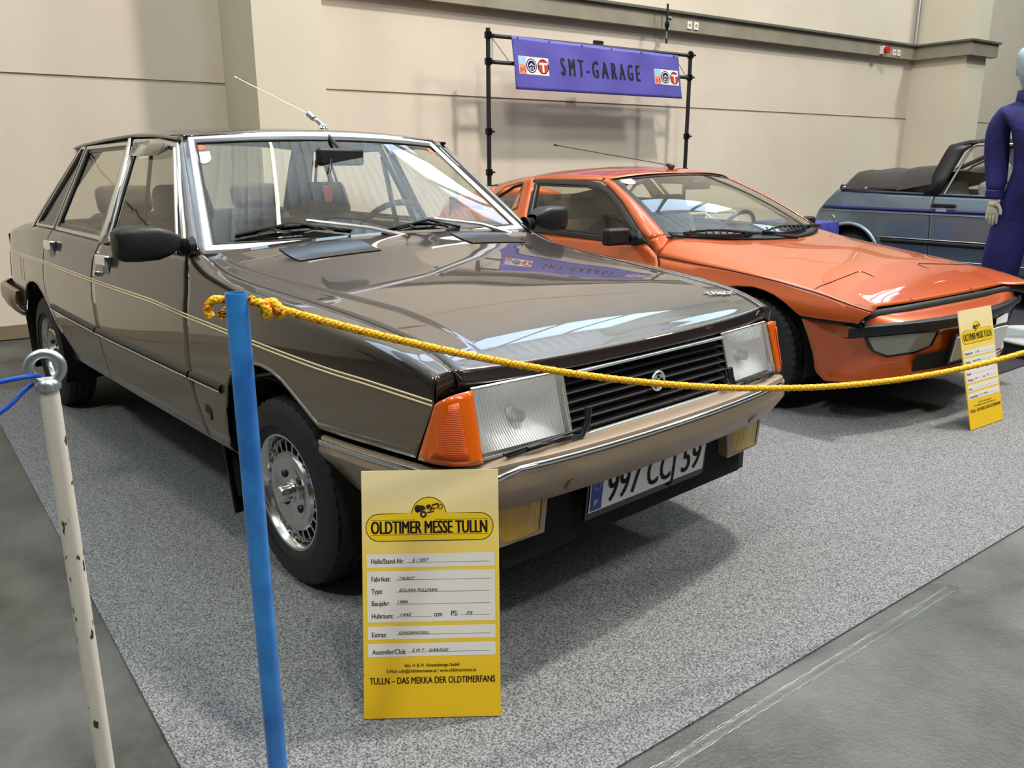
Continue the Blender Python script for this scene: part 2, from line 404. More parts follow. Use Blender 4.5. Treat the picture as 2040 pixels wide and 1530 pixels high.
def make_wheel(parent, x, y, s, R=.288, wd=.155, style='alloy', rim=.176):
    """tyre and wheel; outer face towards s"""
    o0 = y
    tyre = MB(); n = 132; h = wd/2
    prof = [(rim-.004, -h*.80), (rim+.012, -h*.93), (rim+.045, -h), (R-.045, -h*.985), (R-.018, -h*.90), (R-.004, -h*.76), (R, -h*.45), (R-.008, -h*.44), (R-.008, -h*.38), (R+.001, -h*.37), (R+.001, -h*.06), (R-.008, -h*.05), (R-.008, h*.05), (R+.001, h*.06),
            (R+.001, h*.37), (R-.008, h*.38), (R-.008, h*.44), (R, h*.45), (R-.004, h*.76), (R-.018, h*.90), (R-.045, h*.985), (R-.075, h), (R-.082, h*1.015), (rim+.045, h), (rim+.012, h*.93), (rim-.004, h*.80)]
    rings = []
    for j, (r, a) in enumerate(prof):
        ring = []
        for k in range(n):
            rr = r
            if r > R-.02 and abs(a) > h*.42 and k % 3 == 0: rr = r-.006
            if r > R-.003 and abs(a) < h*.40 and (k+1) % 4 == 0: rr = r-.005
            th = 2*PI*k/n; ring.append((x+rr*math.cos(th), y+s*a, R+rr*math.sin(th)))
        rings.append(ring)
    tyre.grid(rings, closev=True)
    wm = MB()
    if style == 'alloy':
        wm.lathe([(rim-.006, -.06), (rim-.003, .02), (rim, .052), (rim+.005, .060), (rim+.003, .067), (rim-.004, .066), (rim-.012, .055), (rim-.016, .040), (rim-.022, .036), (.150, .030)], 64, 'Y', (x, y, R))
        wm.lathe([(.1235, .030), (.124, .046), (.119, .056), (.105, .058), (.09, .054), (.06, .047), (.036, .046), (.030, .050), (.030, .058), (.026, .060), (.026, .088), (.0235, .092), (.0001, .092)], 48, 'Y', (x, y, R))
        for k in range(24):
            th = 2*PI*(k+.5)/24; c, q = math.cos(th), math.sin(th)
            Rm = Matrix(((c, 0, -q), (0, 1, 0), (q, 0, c)))
            wm.box((x+c*.139, y+.036, R+q*.139), (.034, .026, .0085), Rm)
        wob = wm
    else:
        wm.lathe([(rim-.006, -.06), (rim, .05), (rim+.005, .062), (rim-.004, .064), (rim-.014, .04), (rim-.03, .02), (.11, .03), (.06, .045), (.03, .05), (.0001, .05)], 48, 'Y', (x, y, R))
    if s < 0:
        wm.v = [(a, 2*y-b_, c) for a, b_, c in wm.v]
    w_ = wm.out('wheel', M['alu'], parent, True, auto=28)
    t = tyre.out('tyre', M['rubber'], w_, True, auto=30)
    bk = MB(); bk.lathe([(rim-.002, 0), (.001, 0)], 40, 'Y', (x, y+s*.004, R)); bk.out('brake_backing', M['void'], w_, False)
    if style == 'alloy':
        for k in range(4):
            bk = MB(); th = PI/4+PI/2*k; bk.lathe([(.013, .049), (.010, .054), (.001, .055)], 12, 'Y', (x+.062*math.cos(th), 0, R+.062*math.sin(th)))
            bk.v = [(a, y+s*b_, c) for a, b_, c in bk.v]; bk.out('wheel_nut_recess', M['black'], w_)
    return w_

car = thing('saloon_car', 'dark brown and taupe saloon car with chrome trim, nearest car behind the blue post', 'car', (0, 0, 0))
xA = ip([(.36, -.452), (.457, -.507), (.57, -.543), (.751, -.562), (.838, -.556), (.943, -.573)])
xB = ip([(.36, -1.42), (.436, -1.458), (.585, -1.518), (.702, -1.56), (.773, -1.565), (.853, -1.548), (.931, -1.46), (.96, -1.43)])
xC = ip([(.36, -1.92), (.40, -1.93), (.469, -2.114), (.56, -2.25), (.586, -2.262), (.636, -2.357), (.693, -2.368), (.786, -2.367), (.849, -2.343), (.934, -2.215)])
xR = ip([(.54, .625), (.558, .627), (.694, .677), (.764, .676)])
xE = ip([(.40, -3.40), (.50, -3.46), (.62, -3.51), (.80, -3.53), (.90, -3.50)])
sill = ip([(-2.3, .372), (-1.9, .372), (-1.4, .37), (-.4, .358)])
archF = ip([(-.6, .36), (-.302, .355), (-.292, .50), (-.27, .575), (-.235, .625), (-.17, .658), (-.10, .674), (-.04, .677), (.02, .670), (.08, .652), (.15, .618), (.21, .585), (.262, .556), (.45, .557), (.7, .557)])
archRr = ip([(-3.6, .43), (-2.96, .45), (-2.93, .50), (-2.88, .57), (-2.80, .625), (-2.70, .655), (-2.60, .664), (-2.50, .655), (-2.40, .62), (-2.32, .585), (-2.262, .55), (-2.18, .50), (-2.114, .465), (-2.0, .42), (-1.92, .38), (-1.8, .37)])
belt = ip([(-2.8, .945), (-2.2, .944), (-1.45, .937), (-.9, .943), (-.57, .949)])
zsh = smooth_ip([(-.70, .952), (-.56, .945), (-.50, .922), (-.42, .900), (-.30, .884), (-.18, .872), (.14, .846), (.35, .827), (.50, .809), (.57, .795), (.62, .780), (.68, .755), (.78, .70)], .04)
zdk = smooth_ip([(-3.7, .84), (-3.5, .872), (-3.13, .920), (-2.88, .945), (-2.7, .952), (-2.2, .955)], .06)
yhood = smooth_ip([(-.60, .735), (-.466, .730), (-.38, .735), (-.26, .729), (-.05, .703), (.137, .683), (.276, .672), (.74, .655)], .05)
def zcut(x): return zsh(x)+.006
def fender_top(x, s):
    z = zsh(x); Wm = W1(x, z-.03); yc = yhood(x)+.0025
    out_ = []
    for a in (12, 30, 50, 70, 85):
        t = math.radians(a); out_.append((x, s*(Wm-.022*(1-math.cos(t))), z-.03+.030*math.sin(t)))
    y0 = Wm-.020
    for k in (1, 2, 3): out_.append((x, s*lerp(y0, yc, k/3), lerp(z-.0005, zcut(x), (k/3)**.8)))
    return out_
for s in (-1, 1):
    side_panel('front_fender', xA, xR, archF, lambda x: zsh(x)-.03, car, s, W1, zpin, 90, 10, 7, [M['taupe'], M['brown']], fender_top)
    side_panel('front_door', xB, xA, sill, lambda x: belt(x)-.003, car, s, W1, zpin, 24, 12, 8, [M['taupe'], M['brown']])
    side_panel('rear_door', xC, xB, lambda x: max(sill(x), archRr(x) if x < -1.9 else 0), lambda x: belt(x)-.003, car, s, W1, zpin, 40, 12, 8, [M['taupe'], M['brown']])
    def deckroll(x, s):
        z = zdk(x) if x < -2.6 else belt(x)
        Wm = W1(x, z-.03)
        if x > -2.55: return []
        return []
    side_panel('rear_quarter_panel', xE, xC, archRr, lambda x: (zdk(x)-.025 if x < -2.62 else lerp(zdk(-2.62)-.025, belt(x)-.003, min(1, (x+2.62)/.1))), car, s, W1, zpin, 80, 10, 8, [M['taupe'], M['brown']])
    # sill tuck
    P = [[(x, s*(W1(x, .36)-dy), sill(x)+dz) for dy, dz in ((.004, -.0), (.008, -.010), (.03, -.03), (.09, -.055))] for x in np.linspace(-1.95, -.31, 20)]
    grid_part('sill', P, M['taupe'], car)
    # pinstripes
    for dz in (0, -.0105):
        xs_ = np.linspace(-3.52, .672, 90)
        P = [[(x, s*(W1(x, zpin(x)+dz+h)+.0030), zpin(x)+dz+h) for h in (-.0027, .0027)] for x in xs_]
        grid_part('pinstripe', P, M['cream'], car, solid=.0006)
    # rub moulding
    zm_ = ip([(-2.232, .580), (-1.548, .566), (-.55, .558), (-.299, .556)])
    for a, b_ in ((-2.235, -1.53), (-1.515, -.548), (-.535, -.300)):
        if a == -2.235: a = -2.225
        P = [[(x, s*(W1(x, zm_(x))+o_), zm_(x)+h) for o_, h in ((.001, -.016), (.010, -.013), (.014, 0), (.010, .011), (.001, .014))] for x in np.linspace(a, b_, 12)]
        mo = grid_part('rub_moulding', P, M['black'], car, solid=0)
        P = [[(x, s*(W1(x, zm_(x))+o_), zm_(x)+h) for o_, h in ((.0145, -.011), (.0165, -.0085), (.0145, -.006))] for x in np.linspace(a, b_, 12)]
        grid_part('chrome_insert', P, M['chrome'], mo, solid=0)

# arch liners, underbody
for x0 in (0, -2.604):
    for s in (-1, 1):
        P = [[(x0+r*math.cos(t)*.98, s*y, .30+r*math.sin(t)*.98) for t in np.linspace(-.35, PI+.35, 30)] for y, r in ((.55, .33), (.79, .345))]
        grid_part('wheel_arch_liner', P, M['void'], car, 0, True)
mb = MB(); mb.box((-1.3, 0, .36), (1.9, 1.5, .1)); mb.box((-1.3, 0, .33), (4.0, 1.08, .22)); mb.box((.12, 0, .55), (1.08, 1.10, .36)); mb.box((-3.15, 0, .45), (.5, 1.3, .3)); mb.box((.55, 0, .5), (.25, 1.2, .30))
mb.out('underbody', M['void'], car, False)
mb = MB(); mb.box((.665, 0, .31), (.03, 1.20, .20)); mb.out('front_valance', mat('valance_dark', rgb(44, 38, 34), .6), car, False)
for s in (-1, 1):
    make_wheel(car, 0, s*.707, s); make_wheel(car, -2.604, s*.700, s)
    mb = MB(); mb.box((-.385, s*.70, .29), (.012, .19, .36), Matrix.Rotation(math.radians(-12), 3, 'Y')); mb.out('mud_flap', M['gloss'], car, False, bevel=.004)
    mb = MB(); mb.box((-2.99, s*.69, .30), (.012, .18, .32), Matrix.Rotation(math.radians(-10), 3, 'Y')); mb.out('mud_flap', M['gloss'], car, False, bevel=.004)

# hood
def kcr(x): return .640-.085*(x+.21)/.5 if x < .3 else .553-.02*(x-.3)
def zhood(x, y):
    yc = yhood(x); t = min(1, abs(y)/yc); crown = lerp(.020, .036, min(1, max(0, (.7-x)/1.2)))
    z = zcut(x)+crown*(1-t**2)
    k = kcr(x)
    z += .009*min(1, max(0, (k+.005-abs(y))/.010))*min(1, max(0, (.66-x)/.25))
    return z
def xfront(y): return .727-.085*(abs(y)/.65)**2*.45-.012*(abs(y)/.65)**6
ys = sorted([v*s_ for v in list(np.linspace(.05, .82, 16))+[.84, .85, .855, .865, .87, .88, .91, .94, .97, 1.0] for s_ in (-1, 1)]+[0])
def arat(t, x):
    c = kcr(x)/yhood(x); a_ = abs(t); r_ = a_/.86*c if a_ < .86 else c+(a_-.86)/.14*(1-c)
    return math.copysign(r_, t)
P = []
xr_ = -.53
for a in ys:
    row = []
    ye = a
    def pt(u):
        y = ye*yhood(-.4)
        for _ in range(3):
            x = lerp(xr_+.0*y, xfront(y)-.012, u); y = arat(ye, x)*(yhood(x)-.0025)
        return x, y
    for u in list(np.linspace(0, .75, 34))+list(np.linspace(.77, 1, 16)):
        x, y = pt(u); row.append((x, y, zhood(x, y)))
    x, y, z = row[-1]
    for t in (25, 50, 75, 90):
        q = math.radians(t); row.append((x+.010*math.sin(q), y, z-.010*(1-math.cos(q))-.002*t/90))
    row.append((xfront(y)+.004, y, z-.026)); row.append((xfront(y)+.007, y, .729)); row.append((xfront(y)+.004, y, .7265)); row.append((xfront(y)-.03, y, .728))
    P.append(row)
# finer lateral sampling near the crease
grid_part('bonnet', P, M['brown'], car, .002)
for s in (-1, 1):
    mb = MB(); mb.tube([(x, s*yhood(x), zcut(x)-.0012) for x in np.linspace(-.52, .70, 40)], .0030, 5); mb.out('bonnet_gap', M['gloss'], car)
    mb = MB(); mb.tube([(x, s*(W1(x, z)-.001), z) for x, z in [(-.292, .50), (-.27, .575), (-.235, .625), (-.17, .658), (-.10, .674), (-.04, .677), (.02, .670), (.08, .652), (.15, .618), (.21, .588), (.255, .566), (.30, .570), (.45, .573), (.60, .575)]], [.006]*11+[.005, .004, .003], 8); mb.out('arch_lip', M['taupe'], car)
    mb = MB(); mb.tube([(x, s*(W1(x, z)-.001), z) for x, z in [(-2.93, .50), (-2.88, .57), (-2.80, .625), (-2.70, .655), (-2.60, .664), (-2.50, .655), (-2.40, .62), (-2.32, .585), (-2.262, .55), (-2.18, .50), (-2.114, .465)]], .005, 8); mb.out('arch_lip', M['taupe'], car)
# corner caps joining fender to the bonnet lip
for s in (-1, 1):
    cols = []
    for t in np.linspace(0, 1, 8):
        y = lerp(W1(.676, .74)-.004, .657, t); x = lerp(.674, xfront(.66)-.001, math.sin(t*PI/2)**.8)
        zt = lerp(zsh(.67)-.002, zhood(xfront(.655)-.012, .655), t)
        cols.append([(x-.014, s*(y-.004), zt+.002), (x-.004, s*y, zt-.002), (x, s*y, zt-.010), (x+.004*t, s*y, lerp(.702, .724, t)), (x-.03, s*(y-.01), lerp(.700, .722, t))])
    grid_part('fender_front_cap', cols, M['brown'], car, .002)
# cowl and vents
P = [[(-.56-.02*v+.0*a, a*.735, .915+.03*(1-a*a)+v*.012) for v in (-2.2, 0, 1)] for a in np.linspace(-1, 1, 21)]
grid_part('cowl_panel', [[(-.50, a*.725, .900+.035*(1-a*a)), (-.53, a*.728, .906+.034*(1-a*a)), (-.575+.04*(1-a*a), a*.735, .930+.012*(1-a*a))] for a in np.linspace(-1, 1, 21)], M['brown'], car, .002)
for y0, y1 in ((-.50, -.18), (.24, .52)):
    P = [[(x, y, zhood(x, y)+.003+.0016*(k % 2)) for k, x in enumerate(np.linspace(-.485, -.345, 29))] for y in np.linspace(y0, y1, 8)]
    grid_part('bonnet_vent', P, M['gloss'], car, .002, False)

# windscreen surface
def WS(u, v, off=0):
    y = u*(.726-.166*v); x = -.574-.473*v+.070*(1-u*u); z = .946+.389*v+.022*v*(1-u*u)
    n = Vector((1, .16*u, 1.223)).normalized()
    return Vector((x, y, z))+n*off
def ws_ring(u0, v0, u1, v1, off0, off1, nn=16):
    """ring between outer inset (u0,v0) and inner inset (u1,v1)"""
    def loop(u, v, off):
        L_ = []
        ua, va, vb = 1-u, v, 1-v
        for k in range(nn): L_.append(WS(lerp(-ua, ua, k/nn), va, off))
        for k in range(nn): L_.append(WS(ua, lerp(va, vb, k/nn), off))
        for k in range(nn): L_.append(WS(lerp(ua, -ua, k/nn), vb, off))
        for k in range(nn): L_.append(WS(-ua, lerp(vb, va, k/nn), off))
        return L_
    return [loop(u0, v0, off0), loop(lerp(u0, u1, .2), lerp(v0, v1, .2), off1), loop(lerp(u0, u1, .8), lerp(v0, v1, .8), off1), loop(u1, v1, off0)]
mb = MB(); mb.grid(ws_ring(.0, .0, .048, .062, .002, .010), closev=True); mb.out('windscreen_chrome_frame', M['frame'], car, True, auto=40)
mb = MB(); mb.grid(ws_ring(.048, .062, .062, .078, .002, .005), closev=True); mb.out('windscreen_seal', M['black'], car, True)
P = [[WS(u, v) for v in np.linspace(.05, .95, 12)] for u in np.linspace(-.96, .96, 25)]
ws_glass = grid_part('windscreen', P, M['glass'], car, 0)
# stickers on the screen
red = mat('red_sticker', rgb(206, 96, 70), .5); wht = mat('white_sticker', rgb(214, 214, 208), .5)
for (cu, cv, a, b_, m_) in ((-.925, .885, .017, .011, red), (.885, .875, .017, .012, red)):
    Pc = [WS(cu+a/.62*math.cos(t), cv+b_/.6*math.sin(t)*1.3, .003) for t in np.linspace(0, 2*PI, 20)[:-1]]
    mesh('sticker', Pc, [tuple(range(19))], m_, ws_glass, False)
Pc = [(-.965, .845), (-.875, .845), (-.875, .78), (-.89, .75), (-.92, .735), (-.95, .75), (-.965, .78)]
mesh('sticker', [WS(a, b_, .003) for a, b_ in Pc], [tuple(range(7))], wht, ws_glass, False)

# roof
zdr = smooth_ip([(-2.35, 1.305), (-2.205, 1.324), (-1.813, 1.342), (-1.493, 1.352), (-1.199, 1.345), (-.989, 1.327)], .08)
def roofp(x, t):
    y = t*.602; z = zdr(x)+.002+.036*(1-abs(t)**2.6)
    return (x, y, z)
P = []
for t in np.linspace(-1, 1, 33):
    xf = -1.050+.070*(1-t*t); row = []
    for u in np.linspace(0, 1, 24):
        x = lerp(xf, -2.25-.03*(1-t*t), u); p = roofp(x, t)
        row.append(p)
    p0 = row[0]; e = WS(max(-1, min(1, t*1.0)), 1.0)
    row[0] = (e.x+.004, t*.585, e.z+.006)
    row.insert(0, (e.x+.016, t*.575, e.z-.004))
    P.append(row)
grid_part('roof', P, M['brown'], car, .003)
for s in (-1, 1):
    # roof side rail: brown channel, black drip line and chrome drip moulding
    X = np.linspace(-2.30, -.985, 30)
    P = [[(x, s*(.602+a), zdr(x)+b_) for a, b_ in ((0, .003), (.010, .002), (.013, -.004), (.008, -.009), (-.002, -.010))] for x in X]
    grid_part('drip_rail', P, M['brown'], car, 0)
    P = [[(x, s*(W1(x, zdr(x)-.012)+a), zdr(x)+b_) for a, b_ in ((-.010, -.008), (-.004, -.016), (0.001, -.024))] for x in X]
    grid_part('roof_gutter', P, M['gloss'], car, 0)

# A pillar, C pillar
for s in (-1, 1):
    P = []
    for v in np.linspace(0, 1, 14):
        a = WS(s, v*1.0, .002); bx = lerp(-.578, -1.000, v); bz = lerp(.945, 1.318, v); by = s*(W1(bx, bz)+.001)
        b_ = Vector((bx, by, bz)); mid = (a+b_)/2+Vector((.010, s*.010, .004))
        P.append([a, a*.6+b_*.4+Vector((.009, s*.008, .003)), mid*.5+(a*.3+b_*.7)*.5+Vector((.004, s*.006, .002)), b_])
    grid_part('windscreen_pillar', P, M['brown'], car, .003)
    # C pillar side skin behind the quarter window
    rearx = ip([(.93, -2.735), (.97, -2.70), (1.11, -2.53), (1.22, -2.39), (1.33, -2.235)])
    qx = ip([(.93, -2.60), (.945, -2.575), (1.319, -2.185), (1.34, -2.17)])
    P = [[(lerp(rearx(z), qx(z), u), s*(W1(lerp(rearx(z), qx(z), u), z)-.03*(1-u)**3), z) for u in np.linspace(0, 1, 8)] for z in np.linspace(.93, 1.325, 12)]
    grid_part('rear_pillar', P, M['brown'], car, .003)
    P = [[(lerp(rearx(z), rearx(z)+.05, u)-.02*math.sin(u*PI), s*(W1(rearx(z), z)-.03-u*.09), z+.012*u) for u in np.linspace(0, 1, 5)] for z in np.linspace(.93, 1.325, 12)]
    grid_part('rear_screen_surround', P, M['brown'], car, .003)
P = [[(lerp(-2.70, -2.25, v), u*lerp(.64, .52, v), lerp(.945, 1.335, v)+.01) for v in (0, .5, 1)] for u in np.linspace(-1, 1, 9)]
grid_part('rear_screen', P, M['sideglass'], car, 0)
# boot deck and rear
P = []
for t in np.linspace(-1, 1, 25):
    row = []
    for x in np.linspace(-2.62, -3.50, 18):
        Wm = W1(x, zdk(x)-.03)-.001; z = zdk(x)+.012*(1-t*t)-.026*max(0, (abs(t)-.93)/.07)**2
        row.append((x, t*Wm, z))
    row += [(-3.53, t*.70, zdk(-3.5)-.03), (-3.535, t*.70, .62), (-3.48, t*.70, .45)]
    P.append(row)
grid_part('boot_lid', P, M['brown'], car, .003)
for s in (-1, 1):
    P = [[(x, s*(W1(x, z)+.004), z) for x in np.linspace(-3.545, -3.47, 4)] for z in np.linspace(.60, .74, 6)]
    grid_part('tail_lamp', P, M['red'], car, .004)
    # rear bumper corner
    prof = [(.000, .575), (.022, .57), (.030, .53), (.026, .49), (.004, .44), (-.03, .43)]
    path = [(-2.96, .80), (-3.2, .79), (-3.42, .775), (-3.56, .72), (-3.62, .60), (-3.63, 0)]
    P = []
    for k, (x, y) in enumerate(path):
        a = Vector(path[max(0, k-1)]); b_ = Vector(path[min(len(path)-1, k+1)]); d = (b_-a).normalized(); nrm = Vector((d.y, -d.x)) if True else None
        if nrm.y < 0 and k < 3: nrm = -nrm
        if k >= 3 and nrm.x > 0: nrm = -nrm
        P.append([(x+nrm.x*o_, s*(y+nrm.y*o_), z) for o_, z in prof])
    grid_part('rear_bumper', P, M['bumper'], car, .004, auto=30)
# fuel flap outline
c = [(-2.985, .757), (-2.868, .757), (-2.768, .628), (-2.795, .628)]
mb = MB(); pts = [(-2.985, .75), (-2.90, .745), (-2.80, .64), (-2.86, .637)]
mb.tube([(x, -(W1(x, z)+.001), z) for x, z in ((-2.96, .752), (-2.87, .748), (-2.855, .64), (-2.945, .642))], .0016, 5, closed=True)
mb.out('fuel_flap', M['gloss'], car)

# side windows: frames and glass
def frame(name, pts, s, wd, m, glass=True, parent=car, off=.003, gasket=True, insets=None):
    """pts polygon in (x,z) (ccw or cw); chrome ring of width wd, black seal, glass"""
    n = len(pts); cx_ = sum(p[0] for p in pts)/n; cz_ = sum(p[1] for p in pts)/n
    def inset(P, d):
        A2 = sum(P[i][0]*P[(i+1) % n][1]-P[(i+1) % n][0]*P[i][1] for i in range(n)); sg = 1 if A2 > 0 else -1; out_ = []
        for i in range(n):
            p0, p1, p2 = Vector(P[i-1]), Vector(P[i]), Vector(P[(i+1) % n])
            d1 = (p1-p0).normalized(); d2 = (p2-p1).normalized(); n1 = Vector((-d1.y, d1.x))*sg; n2 = Vector((-d2.y, d2.x))*sg
            bb = (n1+n2); bb = bb/max(.35, bb.dot(n1)); out_.append(tuple(p1+bb*d))
        return out_
    def sub(P, k=6): return [(lerp(P[i][0], P[(i+1) % n][0], j/k), lerp(P[i][1], P[(i+1) % n][1], j/k)) for i in range(n) for j in range(k)]
    def on(P, o_): return [(x, s*(W1(x, z)+o_), z) for x, z in sub(P)]
    a0 = pts; a1 = inset(pts, wd*.15); a2 = inset(pts, wd*.85); a3 = inset(pts, wd)
    mb = MB(); mb.grid([on(a0, 0), on(a1, off+.004), on(a2, off+.004), on(a3, -.004)], closev=True)
    fr = mb.out(name+'_frame', m, parent, True, auto=40)
    b1 = inset(pts, wd+.013)
    mb = MB(); mb.grid([on(a3, .000), on(b1, -.003), on(b1, -.012)], closev=True); mb.out('seal', M['gloss'], fr, True, auto=40)
    gi = inset(pts, wd+.004)
    mb = MB(); V = [(x, s*(W1(x, z)-.006), z) for x, z in sub(gi, 8)]; c_ = (cx_, s*(W1(cx_, cz_)-.006), cz_)
    mb.add(V+[c_], [(k, (k+1) % len(V), len(V)) for k in range(len(V))]); mb.out(name, M['sideglass'], parent, False)
    return fr
for s in (-1, 1):
    frame('quarter_window', [(-2.545, .943), (-2.185, .945), (-2.100, 1.20), (-2.065, 1.316), (-2.150, 1.318)][:2]+[(-2.128, 1.17), (-2.095, 1.317), (-2.168, 1.319)], s, .016, M['satin'])
    frame('rear_door_window', [(-2.155, .943), (-1.462, .937), (-1.470, 1.10), (-1.510, 1.328), (-2.075, 1.318)], s, .019, M['satin'])
    frame('front_door_window', [(-1.385, .938), (-.592, .948), (-.720, 1.07), (-.985, 1.312), (-1.180, 1.332), (-1.455, 1.336), (-1.418, 1.10)], s, .019, M['satin'])
    P = [[(x, s*(W1(x, z)+.011+b_), z) for x, b_ in ((lerp(xa, xb, 0), -.006), (lerp(xa, xb, .12), .003), (lerp(xa, xb, .5), .005), (lerp(xa, xb, .88), .003), (xb, -.006))] for z, xa, xb in ((.934, -1.462, -1.368), (1.02, -1.466, -1.385), (1.14, -1.478, -1.415), (1.26, -1.494, -1.447), (1.338, -1.508, -1.478))]
    grid_part('centre_pillar_trim', P, M['chrome'], car, .002)
    # wind deflector with vertical chrome channel at the front of the door glass
    mb = MB(); mb.tube([(-.99, s*(W1(-.99, 1.29)+.006), 1.29), (-.80, s*(W1(-.8, 1.10)+.006), 1.12), (-.70, s*(W1(-.7, 1.0)+.008), 1.00)], .007, 6); mb.out('quarterlight_channel', M['satin'], car)
    P = [[(x, s*(W1(x, z)+.012), z) for z in np.linspace(zb_, zt_, 3)] for x, zb_, zt_ in ((-1.43, 1.268, 1.315), (-1.25, 1.266, 1.325), (-1.12, 1.268, 1.315), (-1.04, 1.285, 1.300))]
    grid_part('wind_deflector', P, glass_mat('smoked_acrylic', (.55, .55, .5, 1), 2.0), car, .002) if s < 0 else None
    # handles
    for hx in (-1.37, -2.18):
        hz = .868 if hx > -2 else .872
        mb = MB(); y = s*(W1(hx, hz)+.014); mb.box((hx, y, hz), (.135 if hx > -2 else .125, .030, .046)); h = mb.out('door_handle', M['chrome'], car, True, bevel=.008)
        mb = MB(); mb.box((hx-.005, s*(W1(hx, hz)+.004), hz-.040), (.085, .010, .036)); mb.out('handle_recess', M['gloss'], h, False)
        if hx > -2:
            mb = MB(); mb.lathe([(.011, 0), (.011, .016), (.008, .02), (.0001, .02)], 14, 'Y'); mb.v = [(a-1.475, s*(W1(-1.475, .805)+b_), c+.806) for a, b_, c in mb.v]; mb.out('door_lock', M['chrome'], car)
    # mirror
    if True:
        mb = MB(); V = []
        prof = [(-.797, .030, .022), (-.812, .040, .030), (-.835, .052, .043), (-.87, .058, .054), (-.93, .058, .056), (-.975, .054, .053), (-.993, .040, .040), (-.998, .015, .018)]
        rings = []
        for y, hw, hh in prof:
            ring = []
            for k in range(20):
                t = 2*PI*k/20; c_, q_ = math.cos(t), math.sin(t)
                sx_ = math.copysign(abs(c_)**.45, c_); sz_ = math.copysign(abs(q_)**.45, q_)
                ring.append((-.60+sx_*hw*.9, -s*y, .990+sz_*hh+.002))
            rings.append(ring)
        mb.grid(rings, closev=True); n0 = len(mb.v); mb.f.append(tuple(range(n0-20, n0))); mb.i.append(0)
        mr = mb.out('door_mirror', M['black'], car, True, auto=40)
        mb = MB()
        for k in range(5): mb.lathe([(.022, 0), (.029, .004), (.022, .008)], 16, 'Y', (-.60, -.797+k*.0085-.0, .972))
        mb.lathe([(.028, .030), (.034, .05)], 16, 'Y', (-.60, -.797, .972))
        mb.v = [(a, -s*b_, c) for a, b_, c in mb.v]; mb.out('mirror_bellows', M['black'], mr)

# nose: lamps, grille
mb = MB(); mb.box((.655, 0, .645), (.02, 1.30, .20), Matrix.Rotation(math.radians(-14), 3, 'Y')); mb.out('nose_panel', M['gloss'], car, False)
def lampx(y, z): return .747-.285*(z-.645)-.07*y*y
# glass material for lamps
hl = glass_mat('headlamp_glass', (.93, .95, .96, 1), 2.2, 1.5, .04)
hb = [n for n in hl.node_tree.nodes if n.type == 'BSDF_GLOSSY'][0]
tcn = N(hl, 'ShaderNodeTexCoord'); wv = N(hl, 'ShaderNodeTexWave', bands_direction='Y'); wv.inputs['Scale'].default_value = 38; wv.inputs['Distortion'].default_value = .6
L(hl, tcn.outputs['Object'], wv.inputs[0]); bp = N(hl, 'ShaderNodeBump'); bp.inputs['Strength'].default_value = .5; bp.inputs['Distance'].default_value = .004
L(hl, wv.outputs[0], bp.inputs['Height']); L(hl, bp.outputs[0], hb.inputs['Normal'])
_d = N(hl, 'ShaderNodeBsdfDiffuse'); _d.inputs[0].default_value = (.72, .73, .72, 1); L(hl, bp.outputs[0], _d.inputs['Normal']); _m = N(hl, 'ShaderNodeMixShader'); _m.inputs[0].default_value = .22
_o = [n for n in hl.node_tree.nodes if n.type == 'OUTPUT_MATERIAL'][0]; _s = _o.inputs[0].links[0].from_socket; L(hl, _s, _m.inputs[1]); L(hl, _d.outputs[0], _m.inputs[2]); L(hl, _m.outputs[0], _o.inputs[0])
refl = mat('lamp_reflector', (.86, .86, .85, 1), .42, .75)
tcn = N(refl, 'ShaderNodeTexCoord'); wv = N(refl, 'ShaderNodeTexWave', bands_direction='Y'); wv.inputs['Scale'].default_value = 40; wv.inputs['Distortion'].default_value = 1.5; wv.inputs['Detail'].default_value = 2
L(refl, tcn.outputs['Object'], wv.inputs[0]); bp = N(refl, 'ShaderNodeBump'); bp.inputs['Strength'].default_value = .5; bp.inputs['Distance'].default_value = .004
L(refl, wv.outputs[0], bp.inputs['Height']); L(refl, bp.outputs[0], refl.node_tree.nodes['Principled BSDF'].inputs['Normal'])
